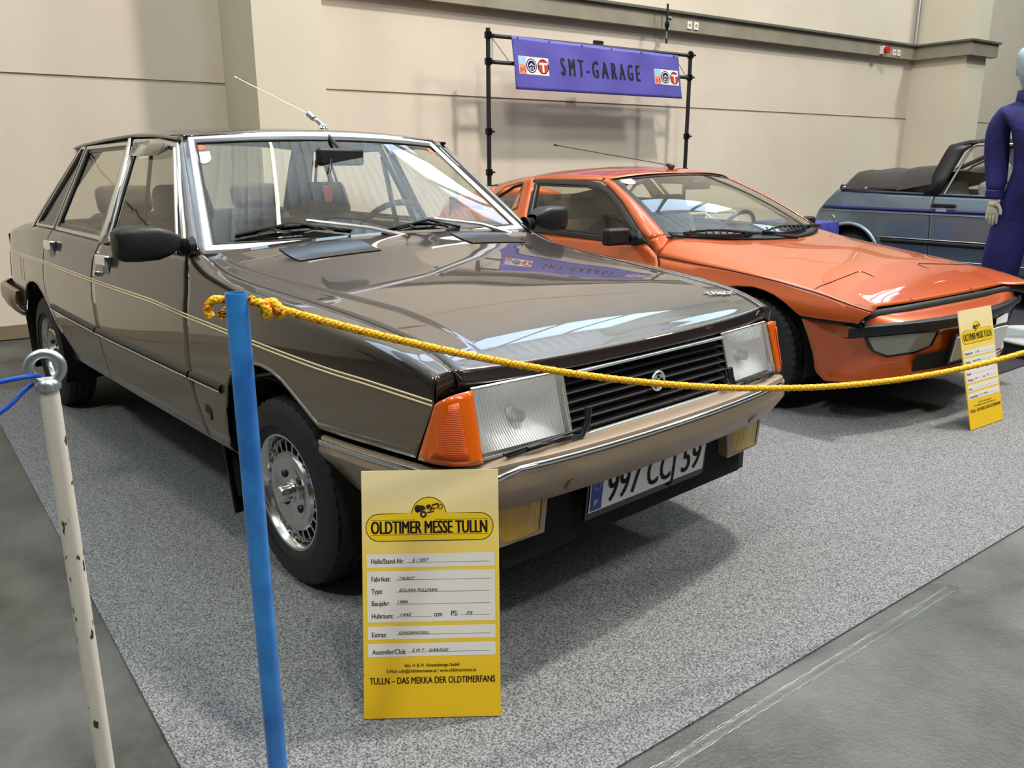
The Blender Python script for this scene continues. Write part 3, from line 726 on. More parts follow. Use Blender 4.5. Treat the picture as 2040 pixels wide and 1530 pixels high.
for s in (-1, 1):
    yi_t, yi_b, yo_t, yo_b = .351, .357, .632, .640
    def hp(u, v, o_=0):
        y = lerp(lerp(yi_b, yi_t, v), lerp(yo_b, yo_t, v), u); z = lerp(.560, .722, v)
        return (lampx(y, z)+o_+.010*(1-(2*u-1)**4)*(1-(2*v-1)**4), s*y, z)
    P = [[hp(u, v, .012) for v in np.linspace(0, 1, 14)] for u in np.linspace(0, 1, 18)]
    hlamp = grid_part('headlamp', P, hl, car, 0)
    # bowl reflector
    P = [[(lampx(.5, .64)-.055*math.sqrt(max(0, 1-.8*((2*u-1)**2)))+.01, s*lerp(.365, .628, u), lerp(.568, .714, v)-.0) for v in np.linspace(0, 1, 8)] for u in np.linspace(0, 1, 20)]
    P = [[(lampx(abs(p[1]), p[2])-.008-.038*(1-(2*u-1)**2)*(1-(2*v-1)**2), p[1], p[2]) for p, v in zip(row, np.linspace(0, 1, 8))] for row, u in zip(P, np.linspace(0, 1, 20))]
    grid_part('reflector', P, refl, hlamp, 0)
    loop0 = [hp(0, 0), hp(.5, 0), hp(1, 0), hp(1, .5), hp(1, 1), hp(.5, 1), hp(0, 1), hp(0, .5)]
    mb = MB(); mb.tube([(x+.004, y, z) for x, y, z in loop0], .0045, 6, closed=True); mb.out('lamp_rim', M['satin'], hlamp)
    mb = MB(); c = hp(.5, .45, -.035); mb.lathe([(.001, .02), (.016, .018), (.018, -.02)], 14, 'X', c); mb.out('bulb_shield', M['satin'], hlamp)
    # blinker
    cols = []
    for u in np.linspace(0, 1, 12):
        col = []
        for v in np.linspace(0, 1, 12):
            z = lerp(.556, lerp(.722, .700, u**2), v)
            yi = lerp(.645, .637, v); xi = lampx(yi, z)+.010
            zo = lerp(.556, .698, v); xo = lerp(.630, .678, v); yo = W1(xo, zo)+.001
            # corner control point
            xc_, yc_ = xi-.004, yo-.010
            x = (1-u)**2*xi+2*u*(1-u)*xc_+u*u*xo; y = (1-u)**2*yi+2*u*(1-u)*yc_+u*u*yo
            col.append((x+.004, s*y, z))
        cols.append(col)
    bl_ = grid_part('turn_signal', cols, M['amber'], car, .006)
    ins = []
    for u in np.linspace(.2, .86, 9):
        col = []
        for v in np.linspace(.09, .88, 9):
            wv_ = lerp(1, .30, v); uu = .36+(u-.36)*wv_ if True else u
            ui = min(11, max(0, uu*11)); vi = v*11; a0, b0 = int(ui), int(vi); a1, b1 = min(11, a0+1), min(11, b0+1)
            p = Vector(cols[a0][b0]).lerp(Vector(cols[a1][b0]), ui-a0).lerp(Vector(cols[a0][b1]).lerp(Vector(cols[a1][b1]), ui-a0), vi-b0)
            nrm = Vector((.8, s*.6, .2)).normalized(); col.append(p+nrm*(.0052 if 0 < v < 1 else .002))
        ins.append(col)
    mi = mat('amber_inner', rgb(206, 80, 8), .4, 0, .25)
    tcn = N(mi, 'ShaderNodeTexCoord'); wv = N(mi, 'ShaderNodeTexWave', bands_direction='Z'); wv.inputs['Scale'].default_value = 75
    L(mi, tcn.outputs['Object'], wv.inputs[0]); bp = N(mi, 'ShaderNodeBump'); bp.inputs['Strength'].default_value = .35; bp.inputs['Distance'].default_value = .003; L(mi, wv.outputs[0], bp.inputs['Height']); L(mi, bp.outputs[0], mi.node_tree.nodes['Principled BSDF'].inputs['Normal'])
    grid_part('lens_insert', ins, mi, bl_, .002)
    # lamp wiper
    wp = MB(); ya = .335 if s < 0 else .36
    wp.tube([(.785, s*.315, .632), (.790, s*.322, .600), (.792, s*.345, .563)], [.010, .008, .007], 8)
    wp.tube([(.780, s*.31, .61), (.775, s*.30, .565)], .005, 6)
    wo = wp.out('lamp_wiper', M['black'], car)
    wp = MB(); wp.tube([(.792, s*.345, .566), (.790, s*.45, .572), (.775, s*.585, .564)], .006, 6); wp.tube([(.782, s*.36, .577), (.780, s*.60, .572)], .004, 5)
    for yy in (.42, .50): wp.tube([(.793, s*(yy-.03), .571), (.796, s*yy, .577), (.790, s*(yy+.03), .573)], .005, 5)
    wp.out('wiper_blade', M['black'], wo)

def gx(z): return .744-.285*(z-.645)
mb = MB(); mb.box((gx(.64)-.030, 0, .64), (.012, .71, .185), Matrix.Rotation(math.radians(-16), 3, 'Y')); gr = mb.out('grille', M['gloss'], car, False)
for z in (.690, .667, .644, .621, .598, .575):
    mb = MB(); x = gx(z); V = [(x-.022, -.348, z+.004), (x+.004, -.352, z-.003), (x-.020, -.352, z-.010), (x-.022, .348, z+.004), (x+.004, .352, z-.003), (x-.020, .352, z-.010)]
    mb.add(V, [(0, 1, 4, 3), (1, 2, 5, 4), (2, 0, 3, 5), (0, 2, 1), (3, 4, 5)]); mb.out('grille_slat', mat('slat', rgb(24, 24, 30), .45) if z == .690 else bpy.data.materials['slat'], gr, False)
for z in (.7135, .5575):
    mb = MB(); x = gx(z)+.006; mb.box((x, 0, z), (.012, .69, .008)); mb.out('grille_chrome_strip', M['frame'], gr, True, bevel=.002)
mb = MB(); mb.tube([(gx(.641)+.012, .003+.027*math.cos(t), .641+.027*math.sin(t)) for t in np.linspace(0, 2*PI, 33)[:-1]], .0032, 8, closed=True)
x = gx(.641)+.010
mb.box((x, .003, .653), (.006, .046, .008)); mb.box((x, .003, .636), (.006, .010, .040)); mb.out('badge', M['frame'], gr)
# bonnet script
mb = MB()
def bl(a, b_, h=0):
    y = .478+a; x = .585-b_
    return (x-a*.02, y, zhood(x, y)+.002+h)
put_text(mb, 'TALBOT', 0, 0, .034, lambda a, b_: bl(a, b_, .003), width=.168, bold=.0014)
mb.out('bonnet_script', M['frame'], car, False, solid=.004)
# side badge
mb = MB(); mb.box((-.436, -(W1(-.436, .455)+.002), .462), (.035, .004, .030)); mb.box((-.415, -(W1(-.436, .455)+.002), .448), (.012, .004, .040)); mb.out('fender_badge', M['black'], car, False, bevel=.002)

# front bumper
fb_path = [(.270, .797), (.35, .788), (.45, .774), (.56, .754), (.64, .738), (.69, .722), (.735, .698), (.768, .665), (.790, .625), (.805, .57), (.818, .49), (.828, .40), (.836, .28), (.841, .15), (.842, 0)]
full = [(x, -y) for x, y in fb_path]+[(x, y) for x, y in fb_path[::-1][1:]]
def bump_rows(prof_fn):
    P = []
    for k, (x, y) in enumerate(full):
        a = Vector(full[max(0, k-1)]); b_ = Vector(full[min(len(full)-1, k+1)]); d = (b_-a).normalized(); n_ = Vector((d.y, -d.x))
        P.append([(x+n_.x*o_, y+n_.y*o_, z) for o_, z in prof_fn(x, abs(y))])
    return P
def bprof(x, y):
    k = max(0, min(1, (.72-x)/.40)) if y > .66 else 0     # side factor
    zb = .424 if y < .60 else lerp(.424, .418, min(1, (y-.60)/.06))
    if y > .66: zb = np.interp(x, [.27, .29, .32, .36, .41, .55, .72], [.470, .452, .418, .395, .358, .372, .418])
    fold = lerp(.487, .497, k); top = .556 if y < .6 else lerp(.556, .538, min(1, (y-.6)/.12))
    tin = -.075 if y < .6 else lerp(-.075, -.012, min(1, (y-.6)/.12))
    bi = -.036 if y < .6 else lerp(-.036, -.048, min(1, (y-.6)/.1))
    return [(tin, top-.004), (tin*.9, top), (-.012, top), (-.003, top-.003), (.000, top-.010), (-.001, .531), (-.001, .530), (.002, .526), (.008, fold+.003), (.006, fold-.003), (bi+.006, zb+.004), (bi, zb), (bi-.06, zb+.006)]
P = bump_rows(bprof); mb = MB(); mb.grid(P); fbm = mb.out('front_bumper', M['bumper'], car, True, auto=28, solid=.002)
P = bump_rows(lambda x, y: [(.000, .545 if y < .6 else .530), (.006, .544 if y < .6 else .529), (.0085, .539 if y < .6 else .522), (.006, .533 if y < .6 else .515), (.000, .532 if y < .6 else .513)])
mb = MB(); mb.grid(P); mb.out('bumper_chrome_strip', M['chrome'], fbm, True, auto=60)
for s in (-1, 1):
    mb = MB(); mb.lathe([(.0001, .003), (.013, .003), (.0145, .0), (.016, .002), (.0175, -.004)], 20, 'X', (.8205, s*.41, .458)); mb.v = [(x_+.70*(z_-.458), y_, z_) for x_, y_, z_ in mb.v]; mb.out('bumper_plug', M['bumper'], fbm)
    # fog lamp
    fx = .735
    o4 = [(s*.417, .300), (s*.590, .306), (s*.612, .44), (s*.400, .44)]; i4 = [(s*.440, .318), (s*.572, .322), (s*.588, .43), (s*.430, .43)]
    mb = MB(); V = [(fx, y, z) for y, z in o4]+[(fx+.004, y, z) for y, z in i4]+[(fx-.09, y*.98+.0, z+.02) for y, z in o4]
    Fq = [(0, 1, 5, 4), (1, 2, 6, 5), (2, 3, 7, 6), (3, 0, 4, 7), (8, 9, 1, 0), (9, 10, 2, 1), (10, 11, 3, 2), (11, 8, 0, 3), (8, 11, 10, 9)]
    mb.add(V, Fq); fl_ = mb.out('fog_lamp', M['bumper'], car, True, bevel=.004, auto=30)
    mb = MB(); mb.grid([[(fx+.002+.006*(1-(2*u-1)**2), lerp(lerp(i4[0][0], i4[3][0], v), lerp(i4[1][0], i4[2][0], v), u), lerp(.318, .43, v)) for v in np.linspace(0, 1, 6)] for u in np.linspace(0, 1, 8)])
    mb.out('fog_lens', M['yellowglass'], fl_)
# number plate
def npf(y, z, o_=0): return (.744+(z-.308)*.10+o_, y, z+.004)
mb = MB(); P = [(-.272, .285), (.262, .285), (.272, .295), (.272, .43), (-.272, .43)]
mb.prism(P, .010, lambda a, b_, h: npf(a, b_, h-.012)); pl_ = mb.out('number_plate', M['gloss'], car, False)
mb = MB(); mb.add([npf(-.216, .309, .001), npf(.26, .309, .001), npf(.26, .419, .001), npf(-.216, .419, .001)], [(0, 1, 2, 3)]); mb.add([npf(-.262, .306, .0005), npf(.262, .306, .0005), npf(.262, .420, .0005), npf(-.262, .420, .0005)], [(0, 1, 2, 3)])
mb.out('plate_face', mat('plate_white', rgb(222, 220, 218), .4), pl_, False)
mb = MB(); mb.add([npf(-.258, .310, .0015), npf(-.212, .310, .0015), npf(-.212, .418, .0015), npf(-.258, .418, .0015)], [(0, 1, 2, 3)]); mb.out('country_band', mat('plate_blue', rgb(22, 52, 140), .4), pl_, False)
mb = MB(); put_text(mb, '997', -.190, .320, .134, lambda a, b_: npf(a, b_, .0024), width=.142, bold=.0022)
put_text(mb, 'CCJ', -.018, .320, .134, lambda a, b_: npf(a, b_, .0024), width=.128, bold=.0022)
put_text(mb, '59', .148, .320, .134, lambda a, b_: npf(a, b_, .0024), width=.090, bold=.0022); mb.out('plate_digits', M['blackink'], pl_, False)
mb = MB(); put_text(mb, 'F', -.243, .324, .026, lambda a, b_: npf(a, b_, .0024), width=.014)
for k in range(12):
    t = 2*PI*k/12; c_ = (-.235+.013*math.cos(t), .385+.013*math.sin(t)); mb.add([npf(c_[0]+.002*math.cos(q+PI/2), c_[1]+.002*math.sin(q+PI/2), .0024) for q in np.linspace(0, 2*PI, 6)[:-1]], [(0, 1, 2, 3, 4)])
mb.out('country_code', M['white'], pl_, False)

# antenna
mb = MB(); mb.lathe([(.022, 0), (.020, .008), (.012, .02)], 14, o=(-1.015, 0, 1.373), cap=True); mb.tube([(-1.015, 0, 1.385), (-1.035, -.012, 1.405), (-1.06, -.018, 1.418)], [.010, .008, .007], 8); an = mb.out('antenna_base', M['chrome'], car)
mb = MB(); mb.tube([(-1.055, -.017, 1.416), (-1.085, -.026, 1.437)], .012, 10); mb.out('antenna_knuckle', M['satin'], an)
mb = MB(); mb.tube([(-1.08, -.024, 1.434), (-1.36, -.195, 1.585)], .0022, 6); mb.tube([(-1.355, -.192, 1.583), (-1.37, -.201, 1.590)], .004, 6); mb.out('antenna_rod', M['satin'], an)
# windscreen wipers
def wiper(blade, arm, piv):
    mb = MB(); arm_ = [Vector(p) for p in arm]; mb.tube(arm_, [.006, .008, .011], 6); mb.tube([arm_[-1], Vector(piv)], [.013, .016], 8)
    a = mb.out('windscreen_wiper', M['satin'], car)
    mb = MB(); bb = [Vector(p) for p in blade]; mb.tube(bb, .004, 5)
    m_ = (bb[1]+bb[2])/2+Vector((.012, 0, .012)); mb.tube([bb[0].lerp(bb[1], .35), m_, bb[-1].lerp(bb[-2], .35)], .005, 5)
    for q in (0.3, .7): mb.tube([bb[0].lerp(bb[-1], q-.13), bb[0].lerp(bb[-1], q)+Vector((.012, 0, .016)), bb[0].lerp(bb[-1], q+.13)], .005, 5)
    mb.tube([Vector(p)-Vector((.006, 0, .006)) for p in bb], .005, 5)
    mb.out('wiper_blade', M['gloss'], a)
def wsw(y, z, o_=.02):
    u = y/(.726-.166*(z-.946)/.389); v = (z-.946)/.389; return WS(u, v, o_)
wiper([wsw(-.60, .985), wsw(-.47, 1.000), wsw(-.34, 1.004), wsw(-.18, .980)], [wsw(-.34, 1.010, .035), wsw(-.11, .972, .04), (-.505, .09, .955)], (-.495, .085, .930))
wiper([wsw(-.05, .975), wsw(.13, .992), wsw(.21, .990), wsw(.33, .970)], [wsw(.20, .995, .035), wsw(.43, .965, .035), (-.50, .575, .948)], (-.50, .58, .92))

# interior
mb = MB(); mb.grid([[(x, y, z) for x, z in ((-.60, .90), (-.64, .925), (-.80, .935), (-.93, .920), (-.95, .86), (-.93, .70))] for y in np.linspace(-.70, .70, 8)]); dsh = mb.out('dashboard', M['dash'], car, True, solid=.004)
mb = MB(); mb.box((-1.55, 0, .46), (1.9, 1.45, .04)); mb.out('cabin_floor', M['dash'], car, False)
mb = MB(); mb.grid([[(x, s_*(W1(x, z)-.075), z) for z in (.47, .7, .92)] for s_ in (-1,) for x in np.linspace(-2.7, -.6, 16)]); mb.grid([[(x, (W1(x, z)-.075), z) for z in (.47, .7, .92)] for x in np.linspace(-2.7, -.6, 16)]); mb.out('door_lining', M['trim'], car, True, solid=.004)
mb = MB(); mb.box((-2.55, 0, .925), (.50, 1.30, .02)); mb.out('parcel_shelf', M['dash'], car, False)
mb = MB(); mb.grid([[(x, t*.57, zdr(x)-.020+.03*(1-abs(t)**2.6)) for x in np.linspace(-1.06, -2.22, 12)] for t in np.linspace(-1, 1, 9)]); mb.out('headliner', M['trim'], car, True)
def seat(x, y, wd, parent, hr=True, back=.98, name='front_seat', m=M['seat'], zb=.50, base=None):
    mb = MB(); mb.box((x, y, zb+.10), (.50, wd, .16), Matrix.Rotation(math.radians(-6), 3, 'Y')); st = mb.out(name, m, parent, True, bevel=.04)
    lean = math.radians(-16); R_ = Matrix.Rotation(lean, 3, 'Y'); h = back-zb-.1
    mb = MB(); mb.box((x-.24-.09, y, zb+.12+h/2), (.13, wd*.96, h), R_, taper=.9); mb.out('backrest', m, st, True, bevel=.045)
    if hr:
        mb = MB(); mb.box((x-.24-.09-h*.5*math.sin(.28)-.04, y, back+.085), (.09, .27, .17), R_, taper=.88); hd = mb.out('headrest', m, st, True, bevel=.035)
    return st
seat(-1.25, -.36, .50, car); seat(-1.25, .36, .50, car)
st = seat(-2.08, 0, 1.25, car, False, .98, 'rear_seat')
for y in (-.36, .36): mb = MB(); mb.box((-2.46, y, 1.06), (.09, .27, .14), Matrix.Rotation(math.radians(-16), 3, 'Y')); mb.out('headrest', M['seat'], st, True, bevel=.035)
# steering wheel
mb = MB(); R_ = Matrix.Rotation(math.radians(-62), 3, 'Y'); c = Vector((-1.09, .36, .90))
mb.tube([c+R_ @ Vector((.19*math.cos(t), .19*math.sin(t), 0)) for t in np.linspace(0, 2*PI, 33)[:-1]], .014, 8, closed=True)
for a in (PI/2, -PI/2, PI): mb.tube([c, c+R_ @ Vector((.19*math.cos(a), .19*math.sin(a), 0))], .013, 6)
mb.lathe([(.05, -.02), (.045, .02), (.001, .025)], 16, 'Z', c); mb.tube([c, c+Vector((.16, 0, -.07))], .03, 8); mb.out('steering_wheel', M['black'], car)
# mirror inside + belt
mb = MB(); mb.box((-.865, -.015, 1.262), (.03, .235, .068), Matrix.Rotation(math.radians(10), 3, 'Z')); mi_ = mb.out('interior_mirror', M['black'], car, True, bevel=.012)
mb = MB(); mb.tube([(-.865, -.015, 1.29), (-.955, -.01, 1.345)], .008, 6); mb.out('mirror_stalk', M['black'], mi_)
for s in (-1, 1):
    mb = MB(); mb.grid([[(-1.43+d*.01, s*(.70-.14*v), lerp(.60, 1.27, v)) for v in np.linspace(0, 1, 6)] for d in (-2, 2)]); mb.out('seat_belt', M['black'], car, True, solid=.003)
# things hanging/lying inside the car
hg = thing('cup_pendant', 'small red paper cup pendant hanging from the brown car\'s interior mirror', 'ornament', (-.80, -.118, 1.09))
mb = MB(); mb.lathe([(.013, 0), (.019, .062), (.020, .064)], 16, cap=True); mb.out('cup', mat('cup_red', rgb(196, 62, 44), .5), hg)
mb = MB(); mb.tube([(0, 0, .06), (.002, .01, .13), (-.03, .04, .165)], .0018, 5); mb.tube([(0, .012, .062), (0, .014, .10), (-.02, .04, .16)], .0018, 5); mb.out('cord', M['blackink'], hg)
pp = mat('magazine_print', rgb(200, 180, 120), .5); noisy(pp, 26, rgb(226, 206, 120), rgb(150, 150, 170), 3, .42, .6)
for k, (x, y, a, lab) in enumerate(((-.80, .22, 20, 'yellowish magazine lying on the brown car\'s dashboard, left of the steering wheel in the photo'), (-.76, .50, -25, 'printed leaflet lying on the brown car\'s dashboard in front of the steering wheel'))):
    mb = MB(); R_ = Matrix.Rotation(math.radians(a), 3, 'Z'); mb.box((x, y, .944+.004*k), (.15, .21, .004), R_); tag(mb.out('magazine', pp, None, False), lab, 'magazine')

# ------------------------------------------------------------------ orange coupe
mur = thing('coupe_car', 'low orange wedge-shaped coupe with black mirrors, parked beside the brown saloon', 'car', (-.07, 2.715, 0), math.radians(-5.8))
k2x = [-3.25, -2.6, -1.5, -.5, 0, .4, .6, .75]; k2w = [.76, .86, .865, .86, .86, .855, .84, .78]
k2z = [.12, .3, .45, .56, .66, .75, .86, 1.15, 1.2]; k2o = [.09, .06, .02, 0, .04, .07, .10, .30, .36]
_gx = sm(lambda x: float(np.interp(x, k2x, k2w)), .1); _gz = sm(lambda z: float(np.interp(z, k2z, k2o)), .04)
def W2(x, z): return _gx(x)-_gz(z)
seam = smooth_ip([(-.80, .745), (-.656, .722), (-.119, .694), (.15, .672), (.395, .643), (.55, .612), (.68, .583), (.8, .56)], .05)
a2F = ip([(-.75, .24), (-.385, .24), (-.37, .36), (-.34, .47), (-.27, .555), (-.18, .600), (-.08, .622), (.03, .630), (.10, .622), (.17, .605), (.24, .578), (.29, .55), (.33, .527), (.7, .527)])
rside = smooth_ip([(-3.3, .93), (-2.9, 1.0), (-2.5, 1.075), (-2.2, 1.128), (-2.0, 1.15), (-1.7, 1.155), (-1.45, 1.150), (-1.33, 1.137)], .06)
rcen = smooth_ip([(-3.35, 1.00), (-3.0, 1.10), (-2.65, 1.150), (-2.2, 1.193), (-1.74, 1.216), (-1.4, 1.206), (-1.2, 1.172)], .06)
OR = M['orange']
x2A = ip([(.2, -.62), (.665, -.633), (.72, -.656), (.80, -.775)])
x2B = ip([(.2, -1.84), (.5, -1.88), (.784, -1.91), (.80, -1.92)])
x2N = ip([(.527, .622), (.56, .645), (.583, .675), (.7, .70)])
x2E = ip([(.3, -3.18), (.6, -3.25), (.8, -3.24)])
def arch2(c, r, zc, base, x):
    d = abs(x-c); return base if d > r else max(base, zc+math.sqrt(max(0, r*r-d*d)))
belt2 = ip([(-2.8, .90), (-2.2, .86), (-1.91, .784), (-1.2, .775), (-.775, .79)])
for s in (-1, 1):
    side_panel('front_fender', x2A, x2N, a2F, lambda x: seam(x)-.003, mur, s, W2, None, 90, 12, 8, OR)
    side_panel('door', x2B, x2A, lambda x: .22, lambda x: lerp(.780, .790, (x+1.9)/1.15) if x < -.775 else lerp(.79, .722, (x+.775)/.12), mur, s, W2, None, 40, 14, 8, OR)
    side_panel('rear_quarter_panel', x2E, x2B, lambda x: arch2(-2.435, .34, .30, .22, x), lambda x: belt2(x)+.02, mur, s, W2, None, 70, 14, 8, OR)
    # side lower rail + front apron cheek ahead of the wheel
    edge = ip([(.205, .455), (.227, .432), (.259, .396), (.345, .389), (.433, .368), (.518, .336)])
    P = []
    for z in np.linspace(.215, .512, 16):
        row = []
        xa = edge(z)
        for u in np.linspace(0, 1, 22):
            # plan curve from arch edge to the nose centre
            y = lerp(W2(xa, z)-.002, 0, u); bul = .03*max(0, (.30-z)/.09)
            xe = .742-.231*y*y-(.0 if z > .45 else .02)-max(0, .33-z)*.12+bul
            xx = min(xe, xe) if u > .22 else lerp(xa, .742-.231*(lerp(W2(xa, z), 0, .22))**2-(.0 if z > .45 else .02)-max(0, .33-z)*.12+bul, math.sin(u/.22*PI/2)**1.2)
            yy = y
            row.append((xx, s*(yy+.004*math.sin(u*PI)), z))
        P.append(row)
    grid_part('front_apron', P, OR, mur, .003)
    # groove strip
    P = [[(x, s*(W2(x, .522)+o_), z) for o_, z in ((-.012, .511), (-.004, .514), (-.004, .525), (-.012, .529))] for x in np.linspace(.334, .63, 12)]
    grid_part('side_groove_trim', P, M['gloss'], mur, 0)
    # lamp in apron
    P = []; fr = [(.762, .462), (.70, .385), (.60, .345), (.42, .350), (.31, .375), (.285, .452), (.5, .462)]
    def lp(y, z, o_=0): return (.742-.231*y*y+o_-.015*max(0, (.45-z)/.1), s*y, z)
    n = len(fr); mb = MB(); V = []
    for i in range(n):
        for j in range(6): V.append((lerp(fr[i][0], fr[(i+1) % n][0], j/6), lerp(fr[i][1], fr[(i+1) % n][1], j/6)))
    cy_, cz_ = .52, .41
    rim_ = [lp(y, z, .002) for y, z in V]; rim2 = [lp(lerp(y, cy_, .07), lerp(z, cz_, .14), .006) for y, z in V]; rim3 = [lp(lerp(y, cy_, .08), lerp(z, cz_, .16), -.004) for y, z in V]
    mb.grid([rim_, rim2, rim3], closev=True); fl2 = mb.out('fog_lamp', M['gloss'], mur, True)
    mb = MB(); mb.grid([[lp(lerp(y, cy_, k), lerp(z, cz_, k*1.0), .003) for y, z in V] for k in np.linspace(.10, .98, 6)], closev=True); mb.out('fog_lens', mat('grey_lens', rgb(120, 118, 108), .12, 0, 1), fl2)
    mb = MB(); mb.lathe([(.0001, .006), (.006, .005), (.008, 0)], 10, 'Y'); mb.v = [(a+.488, s*(W2(.488, .442)+b_-.001), c+.442) for a, b_, c in mb.v]; mb.out('tow_plug', OR, mur)
# bonnet / front deck
def zh2(x, y):
    a = abs(y)
    zc_ = np.interp(x, [-.85, -.60, -.37, -.1, .2, .4, .52, .60, .66], [.845, .828, .800, .765, .712, .656, .612, .566, .545])
    zs_ = np.interp(x, [-.85, -.60, -.37, -.1, .2, .4, .52, .60, .66], [.85, .818, .772, .735, .690, .648, .612, .580, .566])
    ye = .80 if x < .4 else .81
    if a < .66: return lerp(zc_, zs_, (a/.66)**2.2)
    return lerp(zs_, seam(x)+.001, min(1, (a-.66)/(ye-.66))**1.5)
def xf2(a): return .592 if a < .62 else lerp(.592, .672, min(1, (a-.62)/.18))
def xr2(a): return -.375-.30*(a/.66)**2 if a < .66 else -.675
P = []
for t in np.linspace(-1, 1, 61):
    row = []
    for u in np.linspace(0, 1, 46):
        a = abs(t); y0 = a*.805
        x = lerp(xr2(y0), xf2(y0)-.002, u); ye = W2(x, seam(x))-.001; y = a*ye
        row.append((x, math.copysign(y, t) if t else 0, zh2(x, y*(.80/ye))))
    P.append(row)
def sm2(P, k=1):
    A_ = np.array(P)
    for _ in range(k):
        B_ = A_.copy(); B_[1:-1, 1:-1, 2] = (A_[1:-1, 1:-1, 2]*2+A_[2:, 1:-1, 2]+A_[:-2, 1:-1, 2]+A_[1:-1, 2:, 2]+A_[1:-1, :-2, 2])/6; A_ = B_
    return A_.tolist()
grid_part('bonnet', sm2(P, 8), OR, mur, .003)
# panel gaps of bonnet: popup lamp lids
for s in (-1, 1):
    mb = MB()
    ln = [(.36, s*.80), (.345, s*.74), (.30, s*.45), (.275, s*.30), (.285, s*.27), (.33, s*.27), (.58, s*.30)]
    mb.tube([(x, y, zh2(x, y)+.0022) for x, y in ln], .0028, 5); mb.out('lamp_lid_gap', M['gloss'], mur)
    mb = MB(); mb.tube([(x, s*(W2(x, seam(x))+.0005), seam(x)) for x in np.linspace(-.655, .67, 30)], .0032, 5); mb.out('bonnet_gap', M['gloss'], mur)
    mb = MB(); mb.tube([(x, s*(W2(x, z)+.0005), z) for x, z in ((-.775, .79), (-.72, .76), (-.656, .722), (-.634, .665), (-.628, .5), (-.62, .3))], .003, 5); mb.out('door_gap', M['gloss'], mur)
# nose shelf
P = [[(lerp(.594-.02*abs(y)**3, (.742-.231*y*y), u), y*1.0, lerp(.540+.03*(abs(y)/.75)**4, .500, u)-.004*math.sin(u*PI)*-2) for u in np.linspace(0, 1, 8)] for y in np.linspace(-.77, .77, 45)]
grid_part('nose_shelf', P, OR, mur, .003)
# black bumper bands
def band(path, prof, name='bumper_band'):
    P = []
    n_ = len(path)
    for k, p in enumerate(path):
        P.append([(p[0]+dx, p[1], p[2]+dz) for dx, dz in prof])
    return grid_part(name, P, M['black'], mur, 0, True, 40)
up_ = [(.632, -.828, .534), (.622, -.79, .552), (.598, -.715, .565), (.590, -.65, .562), (.588, -.5, .558)]+[(.593, y, .558) for y in np.linspace(-.4, .4, 9)]+[(.588, .5, .558), (.590, .65, .562), (.598, .715, .565), (.622, .79, .552), (.632, .828, .534)]
band(up_, [(-.006, .006), (.004, .010), (.016, .004), (.024, -.014), (.016, -.026), (0, -.026)], 'upper_bumper_band')
low = [(.742-.231*y*y, y) for y in np.linspace(-.74, .74, 31)]; low = [(.575, -.845), (.600, -.825)]+low+[(.600, .825), (.575, .845)]
P = [[(x+dx, y*(1+dx*.3), z) for dx, z in ((-.03, .512), (.004, .512), (.014, .505), (.016, .485), (.012, .462), (0, .455), (-.03, .455))] for x, y in low]
grid_part('lower_bumper_band', P, M['black'], mur, 0, True, 40)
# intake, plate
mb = MB(); mb.grid([[(.742-.231*y*y+.006-(.40-z)*.12, y, z) for z in (.258, .30, .345)] for y in np.linspace(-.43, .43, 15)]); mb.out('air_intake', M['void'], mur, True)
mb = MB(); mb.box((.745, .10, .345), (.012, .53, .125), Matrix.Rotation(math.radians(8), 3, 'Y')); pz = mb.out('number_plate', M['white'], mur, False)
mb = MB(); mb.box((.738, .10, .345), (.012, .56, .15), Matrix.Rotation(math.radians(8), 3, 'Y')); mb.out('plate_holder', M['black'], pz, False)
# wheels and underside
mb = MB()
for s in (-1, 1): mb.grid([[(x, s*(W2(x, z)-.06), z) for z in (.25, .5, .76)] for x in np.linspace(-2.1, -.65, 10)])
mb.grid([[(x, s_*(W2(x, z)-.045), z) for z in np.linspace(.7, min(rside(x), .97 if x > -2.5 else 2), 5)] for s_ in (-1,) for x in np.linspace(-3.1, -2.1, 10)]); mb.grid([[(x, (W2(x, z)-.045), z) for z in np.linspace(.7, min(rside(x), .97 if x > -2.5 else 2), 5)] for x in np.linspace(-3.1, -2.1, 10)]); mb.grid([[(-3.05, y, z) for z in (.7, .98)] for y in (-.7, .7)]); mb.out('door_lining', M['dash'], mur, True, solid=.004)
mb = MB(); mb.grid([[(x, t*(W2(x, rside(x))-.04), lerp(rcen(x), rside(x), abs(t)**2.3)-.025) for x in np.linspace(-1.36, -2.3, 8)] for t in np.linspace(-1, 1, 9)]); mb.out('headliner', M['trim'], mur, True)
for s in (-1, 1):
    make_wheel(mur, 0, s*.715, s, .288, .185, 'plain', .182); make_wheel(mur, -2.435, s*.72, s, .295, .19, 'plain', .182)
    for x0 in (0, -2.435):
        P = [[(x0+r*math.cos(t), s*y, .28+r*.98*math.sin(t)) for t in np.linspace(-.2, PI+.2, 30)] for y, r in ((.5, .345), (.80, .352))]
        grid_part('wheel_arch_liner', P, M['void'], mur, 0, True)
mb = MB(); mb.box((-1.3, 0, .27), (1.7, 1.5, .12)); mb.box((-1.3, 0, .30), (3.9, .96, .22)); mb.box((.05, 0, .46), (.8, .96, .26)); mb.box((-2.7, 0, .45), (.9, 1.0, .3)); mb.out('underbody', M['void'], mur, False)
